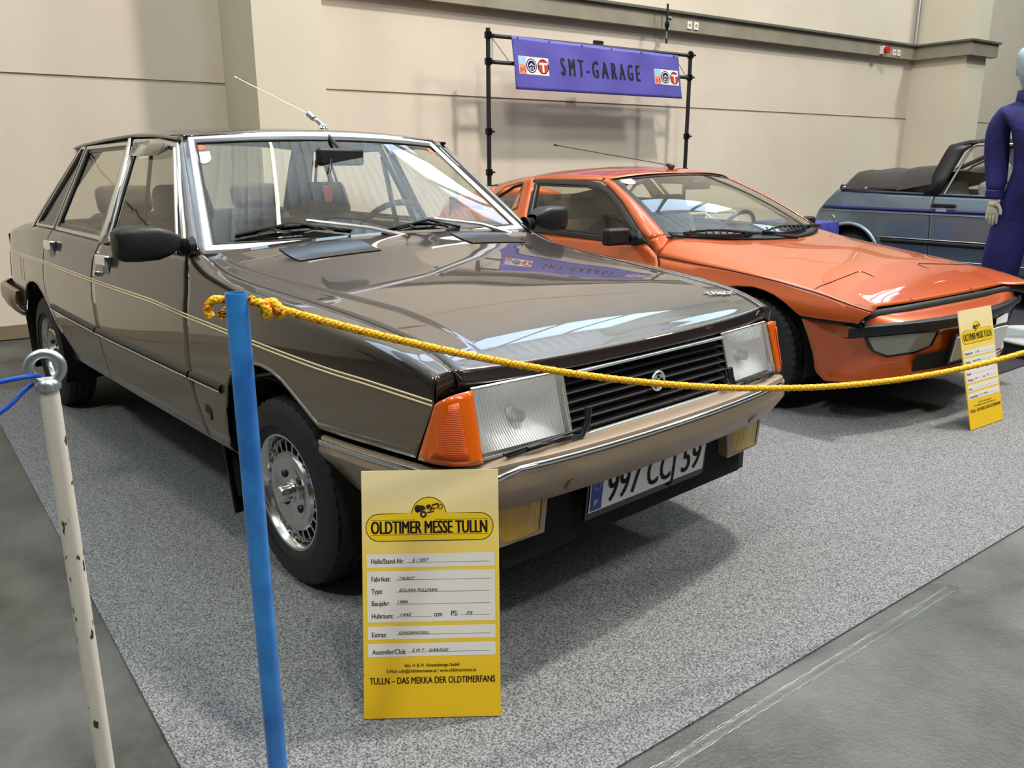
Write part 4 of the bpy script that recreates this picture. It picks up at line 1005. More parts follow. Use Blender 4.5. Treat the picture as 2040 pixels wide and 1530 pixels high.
# windscreen
def WS2(u, v, o_=0):
    e0 = lerp(.715, .555, v); y = u*e0
    xb = -.375-.315*u*u; zb_ = .802+.030*u*u
    xt = -1.205-.125*u*u; zt = 1.168-.034*u*u
    x = lerp(xb, xt, v); z = lerp(zb_, zt, v)+.028*math.sin(v*PI)*(1-.4*u*u)
    return Vector((x+o_*.4, y, z+o_*.9))
P = [[WS2(u, v) for v in np.linspace(.03, .98, 14)] for u in np.linspace(-.97, .97, 31)]
ws2 = grid_part('windscreen', P, M['glass'], mur, 0)
def ring2(u1, v1, o1, u2, v2, o2, nn=16):
    def loop(u, v, o_):
        a = [WS2(lerp(-u, u, k/nn), v, o_) for k in range(nn)]; b_ = [WS2(u, lerp(v, 1-v, k/nn), o_) for k in range(nn)]
        c = [WS2(lerp(u, -u, k/nn), 1-v, o_) for k in range(nn)]; d = [WS2(-u, lerp(1-v, v, k/nn), o_) for k in range(nn)]
        return a+b_+c+d
    return [loop(u1, v1, o1), loop(u2, v2, o2)]
mb = MB(); mb.grid(ring2(1.0, -.02, .003, .955, .03, .003), closev=True); mb.out('windscreen_seal', M['black'], mur, True)
mesh('sticker', [WS2(a, b_, .004) for a, b_ in ((-.93, .97), (-.80, .97), (-.80, .90), (-.83, .86), (-.90, .86), (-.93, .90))], [tuple(range(6))], wht, ws2, False)
# pillars and roof
for s in (-1, 1):
    P = []
    for v in np.linspace(0, 1, 16):
        a = WS2(s, v, .002)
        bx = lerp(-.765, -1.33, v); bz = np.interp(v, [0, .25, .6, .85, 1], [.795, .885, 1.005, 1.085, 1.128]); bx = np.interp(v, [0, .25, .6, .85, 1], [-.765, -.90, -1.11, -1.28, -1.40])
        b_ = Vector((bx, s*(W2(bx, bz)+.002), bz)); P.append([a, a*.66+b_*.34+Vector((.006, s*.010, .010)), a*.33+b_*.67+Vector((.003, s*.012, .006)), b_])
    grid_part('windscreen_pillar', P, OR, mur, .003)
    # corner of scuttle
    rowA = [Vector(p) for p in P[0]]; rowB = []
    for k in range(4):
        yy = lerp(.66, W2(-.672, seam(-.672))-.001, k/3); rowB.append(Vector((-.668, s*yy, zh2(-.668, yy*.80/W2(-.672, seam(-.672))))))
    P = [[a_.lerp(b2, u)+Vector((0, 0, .004*math.sin(u*PI))) for u in np.linspace(-.02, 1.04, 6)] for a_, b2 in zip(rowA, rowB)]
    grid_part('scuttle_corner', P, OR, mur, .003)
    # roof side rail above the door window
    top = lambda x: rside(x)
    P = [[(x, s*(W2(x, z)+.001), z) for z in np.linspace(1.128 if x > -2.1 else 1.128, max(top(x), 1.13), 3)] for x in np.linspace(-2.12, -1.40, 10)]
    grid_part('roof_rail', P, OR, mur, .003)
    # B pillar and quarter
    bp_ = [[(lerp(lerp(-2.17, -1.99, (1.14-z)/.34), lerp(-2.12, -1.905, (1.14-z)/.34), u), s*(W2(-2, z)+.002), z) for u in (0, .5, 1)] for z in np.linspace(.79, 1.14, 8)]
    bp_ = [[(lerp(-2.215+(1.14-z)*.15, -2.122+(1.14-z)*.60, u), s*(W2(-2, z)+.002), z) for u in np.linspace(0, 1, 5)] for z in np.linspace(.79, 1.145, 8)]
    grid_part('door_pillar', bp_, OR, mur, .003)
    frame_pts = [(-2.50, .965), (-2.19, .90), (-2.11, .935), (-2.195, 1.108), (-2.30, 1.085)]
    W1_, W1 = W1, W2
    frame('quarter_window', frame_pts, s, .012, M['black'], parent=mur)
    frame('door_window', [(-1.905, .786), (-.85, .768), (-.77, .795), (-.90, .880), (-1.11, 1.0), (-1.28, 1.082), (-1.40, 1.115), (-1.50, 1.127), (-2.09, 1.130)], s, .032, M['black'], parent=mur)
    W1 = W1_
    P = [[(x, s*(lerp(W2(x, max(.8, zz)), .0, 0)), zz) for zz in np.linspace(np.interp(x, [-3.25, -2.55, -2.2], [.88, .93, .885]), rside(x), 5)] for x in np.linspace(-3.22, -2.52, 8)]
    grid_part('rear_pillar', P, OR, mur, .003)
    P = [[(x, s*(W2(x, z)+.001), z) for z in np.linspace(a, b_, 3)] for x, a, b_ in ((-2.52, .97, rside(-2.52)), (-2.40, 1.065, rside(-2.4)), (-2.30, 1.09, rside(-2.3)), (-2.20, 1.11, rside(-2.2)))]
    grid_part('quarter_rail', P, OR, mur, .003)
    P = [[(x, s*(W2(x, z)+.001), z) for z in np.linspace(a, b_, 3)] for x, a, b_ in ((-2.55, .91, .97), (-2.35, .88, .93), (-2.2, .86, .90), (-2.05, .78, .91))]
    grid_part('quarter_base', P, OR, mur, .003)
P = []
for t in np.linspace(-1, 1, 29):
    row = []
    for u in np.linspace(0, 1, 22):
        x = lerp(-1.205-.125*t*t, -2.32, u); zs_ = rside(x); yy = W2(x, zs_)+.001
        row.append((x, t*yy, lerp(rcen(x), zs_, abs(t)**2.3)))
    P.append(row)
grid_part('roof', P, OR, mur, .003)
P = [[(x, t*(W2(x, rside(x))-.03), lerp(rcen(x), rside(x), abs(t)**2.3)) for x in np.linspace(-2.33, -3.15, 10)] for t in np.linspace(-1, 1, 15)]
grid_part('rear_hatch_glass', P, M['sideglass'], mur, 0)
P = [[(-3.15-.1*v, t*lerp(W2(-3.15, rside(-3.15)), .775, min(1, v*2)), lerp(lerp(rcen(-3.15), rside(-3.15), abs(t)**2.3), .55, v)) for v in np.linspace(0, 1, 5)] for t in np.linspace(-1, 1, 13)]
grid_part('tail_panel', P, OR, mur, .003)
# mirrors
for s in (-1, 1):
    mb = MB(); y = W2(-.9, .8)+.13
    mb.box((-.90, s*y, .823), (.075, .17, .098)); m2 = mb.out('door_mirror', M['black'], mur, True, bevel=.018)
    mb = MB()
    for k in range(5): mb.lathe([(.028, 0), (.036, .006), (.028, .012)], 14, 'Y', (-.88, y-.14+k*.012, .812))
    mb.v = [(a, s*b_, c) for a, b_, c in mb.v]; mb.out('mirror_bellows', M['black'], m2)
    P = [[(x, s*(W2(x, z)+.005), z) for x, z in ((-.78, .79), (-.84, .775))], [(x, s*(W2(x, z)+.006), z) for x, z in ((-.83, .84), (-.93, .775))], [(x, s*(W2(x, z)+.005), z) for x, z in ((-.90, .88), (-1.0, .80))]]
    grid_part('mirror_mount', P, M['black'], mur, .004)
# wipers
def bl2(u, v): return WS2(u, v, .022)
for (b0, b1, a0, piv) in (((-.90, .005), (-.38, .02), (-.60, .07), (.08, -.025)), ((-.25, .05), (.42, .05), (.08, .09), (.86, -.01))):
    mb = MB(); mb.tube([bl2(*a0), bl2(*piv)], [.006, .012], 6); wo = mb.out('windscreen_wiper', M['black'], mur)
    mb = MB(); mb.tube([bl2(lerp(b0[0], b1[0], k), lerp(b0[1], b1[1], k)+.05*math.sin(k*PI)) for k in np.linspace(0, 1, 9)], .006, 5); mb.tube([bl2(lerp(b0[0], b1[0], k), lerp(b0[1], b1[1], k)-.02*math.sin(k*PI)) for k in np.linspace(0, 1, 9)], .008, 5)
    for k in np.linspace(.1, .9, 9): mb.tube([bl2(lerp(b0[0], b1[0], k), lerp(b0[1], b1[1], k)-.015), bl2(lerp(b0[0], b1[0], k+.03), lerp(b0[1], b1[1], k)+.045)], .006, 4)
    mb.out('wiper_blade', M['gloss'], wo)
P = [[WS2(u, v, .006) for v in (-.01, .045)] for u in np.linspace(-.97, .97, 31)]
grid_part('cowl_trim', P, M['black'], mur, .006)
# aerial
mb = MB(); mb.tube([(-1.33, 0, 1.205), (-1.37, -.01, 1.228)], [.022, .012], 10); an = mb.out('antenna_base', M['black'], mur)
mb = MB(); mb.tube([(-1.36, -.01, 1.224), (-2.05, -.42, 1.36)], .0028, 6); mb.tube([(-2.04, -.415, 1.358), (-2.07, -.43, 1.364)], .006, 6); mb.out('antenna_rod', M['gloss'], an)
# interior
seat(-1.35, -.45, .44, mur, False, .86, zb=.30); seat(-1.35, .0, .40, mur, False, .86, zb=.30); seat(-1.35, .45, .44, mur, False, .86, zb=.30)
for o in list(mur.children):
    if o.name.startswith('front_seat'):
        pass
for y in (-.45, .45):
    mb = MB(); mb.box((-1.76, y, .93), (.11, .36, .17), Matrix.Rotation(math.radians(-18), 3, 'Y'), taper=.8); mb.out('headrest', M['trim'], mur, True, bevel=.05)
mb = MB(); mb.grid([[(x, y, z) for x, z in ((-.50, .755), (-.62, .775), (-.80, .785), (-.92, .76), (-.93, .60))] for y in np.linspace(-.60, .60, 5)]); mb.out('dashboard', M['black'], mur, True, solid=.004)
mb = MB(); mb.box((-2.0, 0, .82), (.04, 1.3, .10)); mb.box((-2.5, 0, .78), (.9, 1.3, .04)); mb.out('engine_cover', M['black'], mur, False)
mb = MB(); R_ = Matrix.Rotation(math.radians(-64), 3, 'Y'); c = Vector((-1.10, .40, .76)); mb.tube([c+R_ @ Vector((.175*math.cos(t), .175*math.sin(t), 0)) for t in np.linspace(0, 2*PI, 25)[:-1]], .014, 8, closed=True); mb.tube([c+R_ @ Vector((0, -.17, 0)), c+R_ @ Vector((0, .17, 0))], .016, 6); mb.tube([c, c+Vector((.2, 0, -.08))], .03, 8); mb.out('steering_wheel', M['black'], mur)
mb = MB(); mb.box((-1.10, 0, 1.10), (.03, .22, .06)); mb.out('interior_mirror', M['black'], mur, True, bevel=.01)

# ------------------------------------------------------------------ steel blue cabriolet (origin: ground under rear axle, near side)
hd_ = math.radians(-3.76)
cab = thing('cabriolet_car', 'steel-blue small cabriolet with black folded soft top and navy stripe, behind the mannequin', 'car', (-1.792, 6.236, 0), hd_)
# local: +x forward, y=0 near side plane, +y away
SB = M['steel']; CW = 1.50
def Y3(x, z):
    o_ = float(np.interp(z, [.15, .3, .50, .8, .96, 1.4], [.06, .02, 0, .012, .05, .22])); n_ = float(np.interp(x, [-.55, -.40, -.1, .5, 2.3, 2.9], [.10, .05, .01, 0, 0, .08])); return o_+n_
def cp(x, z, s=0, d=0): y = Y3(x, z)-d; return (x, y if s == 0 else CW-y, z)
back = ip([(.30, -.30), (.42, -.385), (.66, -.41), (.75, -.38), (.83, -.33), (.99, -.185)])
cbelt = ip([(-.2, .985), (.7, .968), (2.2, .94)])
fxc = ip([(.2, 2.9), (.7, 2.95), (.95, 2.0)])
def arch3(x):
    b_ = .27
    for c in (.0, 2.34):
        d = abs(x-c)
        if d < .335: b_ = max(b_, .305+math.sqrt(.335**2-d*d)*1.03)
    return b_
for s in (0, 1):
    for nm, xa, xb in (('rear_quarter_panel', back, lambda z: float(np.interp(z, [.3, .43, .7, .94], [.83, .803, .79, .779]))), ('door', lambda z: float(np.interp(z, [.3, .43, .7, .94], [.838, .811, .798, .787])), lambda z: 1.95), ('front_fender', lambda z: 1.958, lambda z: float(np.interp(z, [.2, .6, .75, .95], [2.93, 2.95, 2.9, 2.0])))):
        cols = []
        for u in np.linspace(0, 1, 60):
            col = []
            for v in np.linspace(0, 1, 16):
                z = .6
                for _ in range(10):
                    x = lerp(xa(z), xb(z), u); zt = cbelt(x) if x < 1.95 else lerp(cbelt(1.95), .74, (x-1.95)/1.0); z = .5*z+.5*lerp(arch3(x), zt, v)
                col.append(cp(x, z, s))
            cols.append(col)
        grid_part(nm, cols, SB, cab, .004)
    # shoulder crease + stripe + moulding
    X = np.linspace(-.325, 1.95, 20)
    P = [[cp(x, z, s, .004) for z in (.793, .826)] for x in X]; grid_part('navy_stripe', P, M['navy'], cab, .001)
    P = [[cp(x, z, s, d) for z, d in ((.770, .001), (.776, .010), (.782, .001))] for x in np.linspace(-.36, 1.95, 16)]; grid_part('crease', P, SB, cab, .001)
    P = [[cp(x, z, s, d) for z, d in ((.500, .002), (.508, .016), (.535, .018), (.545, .004))] for x in np.linspace(.35, 1.95, 12)]; mo = grid_part('rub_strip', P, M['black'], cab, .001)
    P = [[cp(x, z, s, d) for z, d in ((.546, .003), (.551, .012), (.557, .003))] for x in np.linspace(.30, 1.95, 12)]; grid_part('strip_metal_line', P, M['satin'], mo, .001)  # thin satin metal line along the top of the rub strip
    P = [[cp(x, z, s, d) for z, d in ((.365, .002), (.371, .007), (.377, .002))] for x in np.linspace(.35, 1.95, 12)]; grid_part('sill_strip', P, M['satin'], cab, .001)
    P = [[cp(x, cbelt(x)+h, s, .006) for h in (-.022, -.002)] for x in np.linspace(-.15, 1.9, 12)]; grid_part('belt_trim', P, mat('belt_navy', rgb(26, 28, 60), .4) if s == 0 else bpy.data.materials['belt_navy'], cab, .004)
    # arch lip
    P = [[cp(0+r*math.cos(t), .305+r*math.sin(t)*1.03, s, d) for r, d in ((.325, .0), (.335, .012), (.352, .012), (.362, .0))] for t in np.linspace(.1, PI-.05, 26)]; grid_part('arch_lip', P, mat('arch_light', rgb(140, 158, 170), .3, .5, 1) if s == 0 else bpy.data.materials['arch_light'], cab, .001)
    # B pillar hoop
    P = [[cp(lerp(xa, xb, u), z, s, .004) for u in (0, .5, 1)] for z, xa, xb in ((.955, .69, .83), (1.10, .72, .865), (1.25, .755, .905), (1.34, .780, .935), (1.385, .80, .99))]
    grid_part('roll_hoop', P, M['black'], cab, .03)
    mb = MB(); mb.tube([cp(.87, .96, s, .0), cp(.965, 1.30, s), cp(1.005, 1.375, s), cp(1.04, 1.388, s), cp(1.95, 1.385, s)], .012, 6); mb.out('window_channel', M['satin'], cab)
    mb = MB(); mb.tube([cp(.80, 1.37, s, -.03), cp(.95, 1.405, s, -.03), cp(1.4, 1.415, s, -.03), cp(2.0, 1.40, s, -.03)], .028, 8); mb.tube([cp(2.0, 1.40, s, -.03), cp(2.45, .96, s, -.03)], .025, 8); mb.out('roof_rail', M['black'], cab)
    P = [[cp(lerp(lerp(.88, .985, (z-.96)/.36), 1.95, u), z, s, -.01) for u in np.linspace(0, 1, 3)] for z in np.linspace(.96, 1.36, 4)]; grid_part('door_glass', P, glass_mat('cab_glass', (.92, .93, .92, 1), .5) if s == 0 else bpy.data.materials['cab_glass'], cab, 0)
# far side frame bar going down to the back
mb = MB(); mb.tube([(.90, 1.20, 1.39), (.45, 1.22, 1.18), (.30, 1.24, 1.08)], .022, 8); mb.tube([(.92, 1.16, 1.35), (.60, 1.18, 1.20), (.50, 1.2, 1.12)], .010, 6); mb.out('hood_frame', M['black'], cab)
mb = MB(); mb.tube([(.86, .28, 1.385), (.90, .75, 1.43), (.86, 1.22, 1.385)], .03, 8); mb.out('hoop_crossbar', M['black'], cab)
# folded top
def boot_pt(u, v):
    # u along x (-.13 .. .78), v round section from near edge over to far edge
    x = lerp(-.15, .74, u); h = np.interp(u, [0, .05, .12, .25, .5, .8, 1], [.0, .09, .16, .195, .185, .19, .18])
    y = lerp(.06, 1.44, v); prof = math.sin(min(1, v/.13)*PI/2)**.7 if v < .5 else math.sin(min(1, (1-v)/.13)*PI/2)**.7
    base = cbelt(x)+.005+(max(0, u-.62)/.38*.075 if v < .12 or v > .88 else 0)
    return (x-.02*prof, y, base+h*prof+.010*math.sin(9*u+11*v)*prof)
P = [[boot_pt(u, v) for v in np.linspace(0, 1, 40)] for u in np.linspace(0, 1, 36)]
mb = MB(); mb.grid(P)
for uu in (0,):
    pass
ft = mb.out('folded_soft_top', M['fabric_black'], cab, True, auto=None)
mb = MB(); mb.grid([[cp(x, cbelt(x)+h, 0, -.005+o_) for h, o_ in ((-.005, 0), (.02, .012), (.045, .0))] for x in np.linspace(-.175, .42, 10)]); mb.out('soft_top_edge', M['gloss'], ft, True)
for x in (-.11, .12): mb = MB(); mb.lathe([(.0001, -.012), (.010, -.010), (.013, 0)], 10, 'Y', (x, .05, cbelt(x)+.022)); mb.out('press_stud', M['chrome'], ft)
# seats seen above the belt
cs = mat('cab_seat', rgb(120, 122, 120), .9)
for x, y, z_ in ((1.18, .38, 1.24), (1.18, 1.10, 1.24)):
    mb = MB(); mb.box((x, y, z_-.10), (.12, .30, .20), taper=.86); st = mb.out('front_headrest', cs, cab, True, bevel=.04)
    mb = MB(); mb.box((x+.02, y, .80), (.16, .46, .56), Matrix.Rotation(math.radians(-10), 3, 'Y'), taper=.9); mb.out('front_backrest', cs, st, True, bevel=.05)
mb = MB(); mb.box((.45, .75, .86), (.22, 1.2, .38), Matrix.Rotation(math.radians(-14), 3, 'Y')); mb.out('rear_backrest', mat('cab_rear_seat', rgb(150, 140, 120), .9), cab, True, bevel=.05)
mb = MB(); mb.box((1.2, .75, .45), (2.6, 1.3, .35)); mb.out('underbody', M['void'], cab, False)
mb = MB(); mb.grid([[(x, y, z) for y in (.06, CW-.06)] for x, z in ((2.0, .94), (2.5, .86), (2.9, .74), (2.96, .6), (2.93, .3))]); mb.out('bonnet', SB, cab, True, solid=.004)
mb = MB(); mb.grid([[(back(z)+.0, y, z) for z in (.30, .42, .66, .75, .83, .97)] for y in (.08, CW-.08)]); mb.out('tailgate', SB, cab, True, solid=.004)
mb = MB(); mb.box((.895, Y3(.9, .86)-.012, .862), (.215, .025, .034)); h = mb.out('door_handle', M['black'], cab, True, bevel=.008)
mb = MB(); mb.box((.88, Y3(.9, .83)-.004, .825), (.10, .010, .038), taper=.8); mb.out('handle_cup', mat('cup_silver', rgb(160, 175, 186), .3, .3), h, False)
mb = MB(); mb.tube([cp(-.202+.032*math.cos(t), .70+.034*math.sin(t), 0, .002) for t in np.linspace(0, 2*PI, 21)[:-1]], .004, 6, closed=True); mb.out('fuel_cap', M['satin'], cab)
for x0 in (0, 2.34):
    for y, s in ((.12, -1), (CW-.12, 1)): make_wheel(cab, x0, y, s, .28, .15, 'plain', .172)
    for s in (0, 1):
        P = [[(x0+.333*math.cos(t), (lambda q: q if s == 0 else CW-q)(y), .30+.34*math.sin(t)) for t in np.linspace(-.1, PI+.1, 24)] for y in (.03, .32)]; grid_part('wheel_arch_liner', P, M['void'], cab, 0)

# ------------------------------------------------------------------ banner stand
bst = thing('banner_stand', 'black tubular frame stand against the wall carrying the purple banner', 'stand', (-3.84, 3.33, 0))
B0 = Vector(bst.location)
def wl(t, z, d=.4): p = wall_pt(t, d, z); return p-B0
tL = wt_of((-3.847, 3.325, 0)); tR = wt_of((-3.533, 5.88, 0))
for t, zt in ((tL, 2.40), (tR, 2.385)):
    mb = MB(); mb.tube([wl(t, .012), wl(t, zt)], .021, 12); po = mb.out('upright', M['black'], bst)
    for z in (2.34, 2.12, 1.52, 1.16):
        mb = MB(); mb.tube([wl(t, z-.028), wl(t, z+.028)], .034, 12); mb.tube([wl(t, z), wl(t, z)+WN*.05+WT*.03], .010, 6); mb.out('clamp', M['gloss'], po)
    mb = MB(); mb.tube([wl(t, .012)-WT*.25, wl(t, .012)+WT*.25], .02, 8); mb.tube([wl(t, .012)-WN*.3, wl(t, .012)+WN*.35], .02, 8); mb.out('foot', M['black'], bst)
mb = MB()
for z in (2.34, 2.12): mb = MB(); mb.tube([wl(tL, z), wl(tR, z)], .018, 10); mb.out('crossbar', M['black'], bst)
for k in range(9):
    t = lerp(tL, tR, (k+.5)/9); mb = MB(); mb.tube([wl(t-.14 if k else t-.10, 2.34), wl(t-.14 if k else t-.10, 2.12)], .004, 5); mb.tube([wl(t-.12, 2.34), wl(t+.10, 2.12)], .004, 5); mb.out('truss_web', M['satin'], bst)
mb = MB(); mb.box(wl(lerp(tL, tR, .50), 2.375), (.03, .12, .03)); mb.out('spigot', M['black'], bst, False)
# banner
q = [Vector((-3.819, 3.555, 2.352)), Vector((-3.56, 5.667, 2.325)), Vector((-3.549, 5.756, 1.900)), Vector((-3.813, 3.604, 1.897))]
def bn(u, v, o_=0):
    p = q[0].lerp(q[1], u).lerp(q[3].lerp(q[2], u), v)
    wr = .006*math.sin(7*u*PI+2.2*v)*math.sin(v*PI)+.004*math.sin(19*u-7*v)*(1-v)
    return p+WN*(.030+wr+o_)
P = [[bn(u, v) for v in np.linspace(0, 1, 16)] for u in np.linspace(0, 1, 70)]
bann = mat('banner_purple', rgb(92, 86, 172), .42)
mb = MB(); mb.grid(P); ban = mb.out('banner', bann, None, True, solid=.0012, auto=None)
tag(ban, 'purple banner reading SMT-GARAGE hung from the black stand above the orange coupe', 'banner')
mb = MB(); put_text(mb, 'SMT-GARAGE', .255, 0, .50, lambda a, b_: bn(a, .665-b_, .003), width=.475, bold=.0032, spacing=1.75)
mb.out('lettering', mat('letter_black', rgb(34, 30, 44), .5), ban, False)
def quadp(mb, u0, v0, u1, v1, o_, i=0, n=6):
    mb.grid([[bn(u, v, o_) for v in np.linspace(v0, v1, 4)] for u in np.linspace(u0, u1, n)], i)
def disc(mb, cu, cv, r, o_, i=0, r0=0, n=24, a0=0, a1=2*PI):
    ku, kv = 1/2.128, 1/.45
    T_ = np.linspace(a0, a1, n)
    mb.grid([[bn(cu+rr*math.cos(t)*ku, cv-rr*math.sin(t)*kv, o_) for rr in (r0, r)] for t in T_], i)
lr, lb = mat('logo_red', rgb(196, 62, 52), .5), mat('logo_sky', rgb(150, 196, 224), .5); lor = mat('logo_salmon', rgb(226, 140, 116), .5)
for cu in (.105, .905):
    mb = MB(); quadp(mb, cu-.082, .36, cu+.082, .70, .003); lg = mb.out('logo_panel', M['white'], ban, False)
    mb = MB(); quadp(mb, cu-.080, .37, cu-.042, .52, .0045); mb.out('logo_sky_block', lb, lg, False)
    mb = MB(); quadp(mb, cu-.080, .52, cu-.042, .69, .0045); mb.out('logo_salmon_block', lor, lg, False)
    mb = MB(); V_ = [(-.074, .66), (-.072, .58), (-.063, .64), (-.054, .56), (-.048, .66)]
    mb.tube([bn(cu+a, b_, .0055) for a, b_ in V_], .0035, 4); mb.out('logo_zigzag', lr, lg, False)
    mb = MB(); disc(mb, cu-.012, .53, .062, .0045); mb.out('logo_navy_disc', M['navy'], lg, False)
    mb = MB(); disc(mb, cu-.012, .53, .053, .0052, r0=.045); mb.add([bn(cu-.012+a/2.128, .53+b_/.45, .0055) for a, b_ in ((-.036, .004), (.0, -.024), (.036, .004), (.022, .004), (0, -.010), (-.022, .004))], [(0, 1, 4, 5), (1, 2, 3, 4)])
    for a in (-.018, 0, .018): mb.add([bn(cu-.012+(a+b1)/2.128, .53+b2/.45, .0055) for b1, b2 in ((-.004, .012), (.004, .012), (.004, .034), (-.004, .034))], [(0, 1, 2, 3)])
    mb.out('logo_swallow', M['white'], lg, False)
    mb = MB(); disc(mb, cu+.052, .53, .060, .0045); mb.out('logo_red_disc', lr, lg, False)
    mb = MB(); disc(mb, cu+.052, .53, .064, .0052, r0=.056); mb.out('logo_ring', M['blackink'], lg, False)
    mb = MB(); quadp(mb, cu+.030, .455, cu+.076, .497, .006); quadp(mb, cu+.047, .49, cu+.057, .645, .006); mb.out('logo_letter_t', M['white'], lg, False)
for v, us in ((.035, (.03, .20, .385, .565, .75, .97)), (.965, (.015, .21, .42, .61, .80, .985))):
    for u in us: mb = MB(); disc(mb, u, v, .010, .004, r0=.004, n=12); mb.out('eyelet', M['satin'], ban, False)

# ------------------------------------------------------------------ posts and ropes
bp_ = thing('blue_post', 'bright blue tubular barrier post with yellow rope tied round its open top', 'post', (.775, -1.2145, 0))
mb = MB(); H = 1.018; mb.lathe([(.0195, .0), (.0195, H-.004), (.0188, H), (.0165, H), (.0160, H-.004), (.0160, H-.35)], 28); mb.out('tube', M['postblue'], bp_)
noisy(M['postblue'], 9, rgb(38, 106, 184), rgb(54, 134, 210), 5, .40, .6, .05, 120)
mb = MB(); mb.lathe([(.0001, .012), (.030, .012), (.034, .008), (.035, 0.001)], 32); mb.out('foot_cap', M['black'], bp_)
wp_ = thing('white_post', 'white scuffed barrier post topped with a galvanised eye bolt', 'post', (.608, -1.489, 0))
Hw = .862
mpw = mat('scuffed_white_paint', rgb(206, 200, 188), .5)
nd = mpw.node_tree; b = nd.nodes['Principled BSDF']; tc = N(mpw, 'ShaderNodeTexCoord'); mp = N(mpw, 'ShaderNodeMapping'); mp.inputs['Scale'].default_value = (1, 1, .45); L(mpw, tc.outputs['Object'], mp.inputs[0])
n1 = N(mpw, 'ShaderNodeTexNoise'); n1.inputs['Scale'].default_value = 62; n1.inputs['Detail'].default_value = 6; L(mpw, mp.outputs[0], n1.inputs['Vector'])
n2 = N(mpw, 'ShaderNodeTexNoise'); n2.inputs['Scale'].default_value = 9; L(mpw, tc.outputs['Object'], n2.inputs['Vector'])
ad = N(mpw, 'ShaderNodeMath', operation='MULTIPLY_ADD'); ad.inputs[1].default_value = .45; L(mpw, n2.outputs['Fac'], ad.inputs[0]); L(mpw, n1.outputs['Fac'], ad.inputs[2])
cr = N(mpw, 'ShaderNodeValToRGB'); cr.color_ramp.elements[0].position = .855; cr.color_ramp.elements[0].color = rgb(208, 202, 190); cr.color_ramp.elements[1].position = .885; cr.color_ramp.elements[1].color = rgb(70, 46, 34)
L(mpw, ad.outputs[0], cr.inputs[0]); L(mpw, cr.outputs[0], b.inputs['Base Color'])
mb = MB(); mb.lathe([(.0158, 0), (.0158, Hw), (.0001, Hw)], 28); mb.out('tube', mpw, wp_)
mb = MB(); mb.lathe([(.0001, .012), (.028, .012), (.031, .008), (.032, 0.001)], 32); mb.out('foot_cap', M['black'], wp_)
vd = (CAM-Vector((.608, -1.489, CAM.z))); vd.normalize(); rd = Vector((0, 0, 1)).cross(vd)   # eye lies broadside to the aisle
rd = (rd*1.0+vd*.12).normalized()
mb = MB(); mb.lathe([(.0160, Hw-.003), (.0200, Hw+.000), (.0208, Hw+.008), (.0185, Hw+.014), (.015, Hw+.018)], 28, cap=True); eb = mb.out('eye_bolt_collar', M['galv'], wp_)
mb = MB(); cz = Hw+.037
mb.tube([rd*(.0250*math.cos(t))+Vector((0, 0, cz+.0250*math.sin(t))) for t in np.linspace(0, 2*PI, 49)[:-1]], .0082, 16, closed=True); mb.out('eye_ring', M['galv'], eb)
fwd2 = rd.cross(Vector((0, 0, 1))); fwd2 = -fwd2 if fwd2.dot(vd) < 0 else fwd2
mb = MB(); put_text(mb, 'RUSE', 0, 0, .010, lambda a, b_: (rd*a*(1 if rd.dot(r2) > 0 else -1))+Vector((0, 0, Hw+.0015+b_))+fwd2*math.sqrt(max(.0001, .0214**2-a*a)), align='CENTER', fat=.0003)
mb.out('cast_letters', mat('cast_bright', (.7, .72, .73, 1), .3, .8), eb, False)
# blue cord
c0 = Vector((.608, -1.489, cz+.0-.0285)); sd = rd if rd.dot(r2) < 0 else -rd
def cordp(a, b_, c): return Vector((.608, -1.489, cz))+sd*a+fwd2*b_+Vector((0, 0, c))
mb = MB()
pts = [cordp(.36, .01, -.05), cordp(.17, .012, -.030), cordp(.09, .014, -.018), cordp(.045, .016, -.011), cordp(.020, .010, -.010), cordp(.010, -.002, -.014), cordp(.018, -.014, -.024), cordp(.040, -.008, -.040), cordp(.060, .004, -.058), cordp(.10, .012, -.085), cordp(.18, .01, -.15), cordp(.36, .01, -.26)]
def spl(pts, n=6):
    out_ = []
    for i in range(len(pts)-1):
        p0, p1, p2, p3 = pts[max(0, i-1)], pts[i], pts[i+1], pts[min(len(pts)-1, i+2)]
        for k in range(n):
            t = k/n; out_.append(.5*((2*p1)+(p2-p0)*t+(2*p0-5*p1+4*p2-p3)*t*t+(3*p1-p0-3*p2+p3)*t**3))
    return out_+[pts[-1]]
mb.tube(spl(pts), .0042, 8); tag(mb.out('barrier_rope', M['cord'], None), 'bright blue cord looped through the eye bolt of the white post', 'cord')

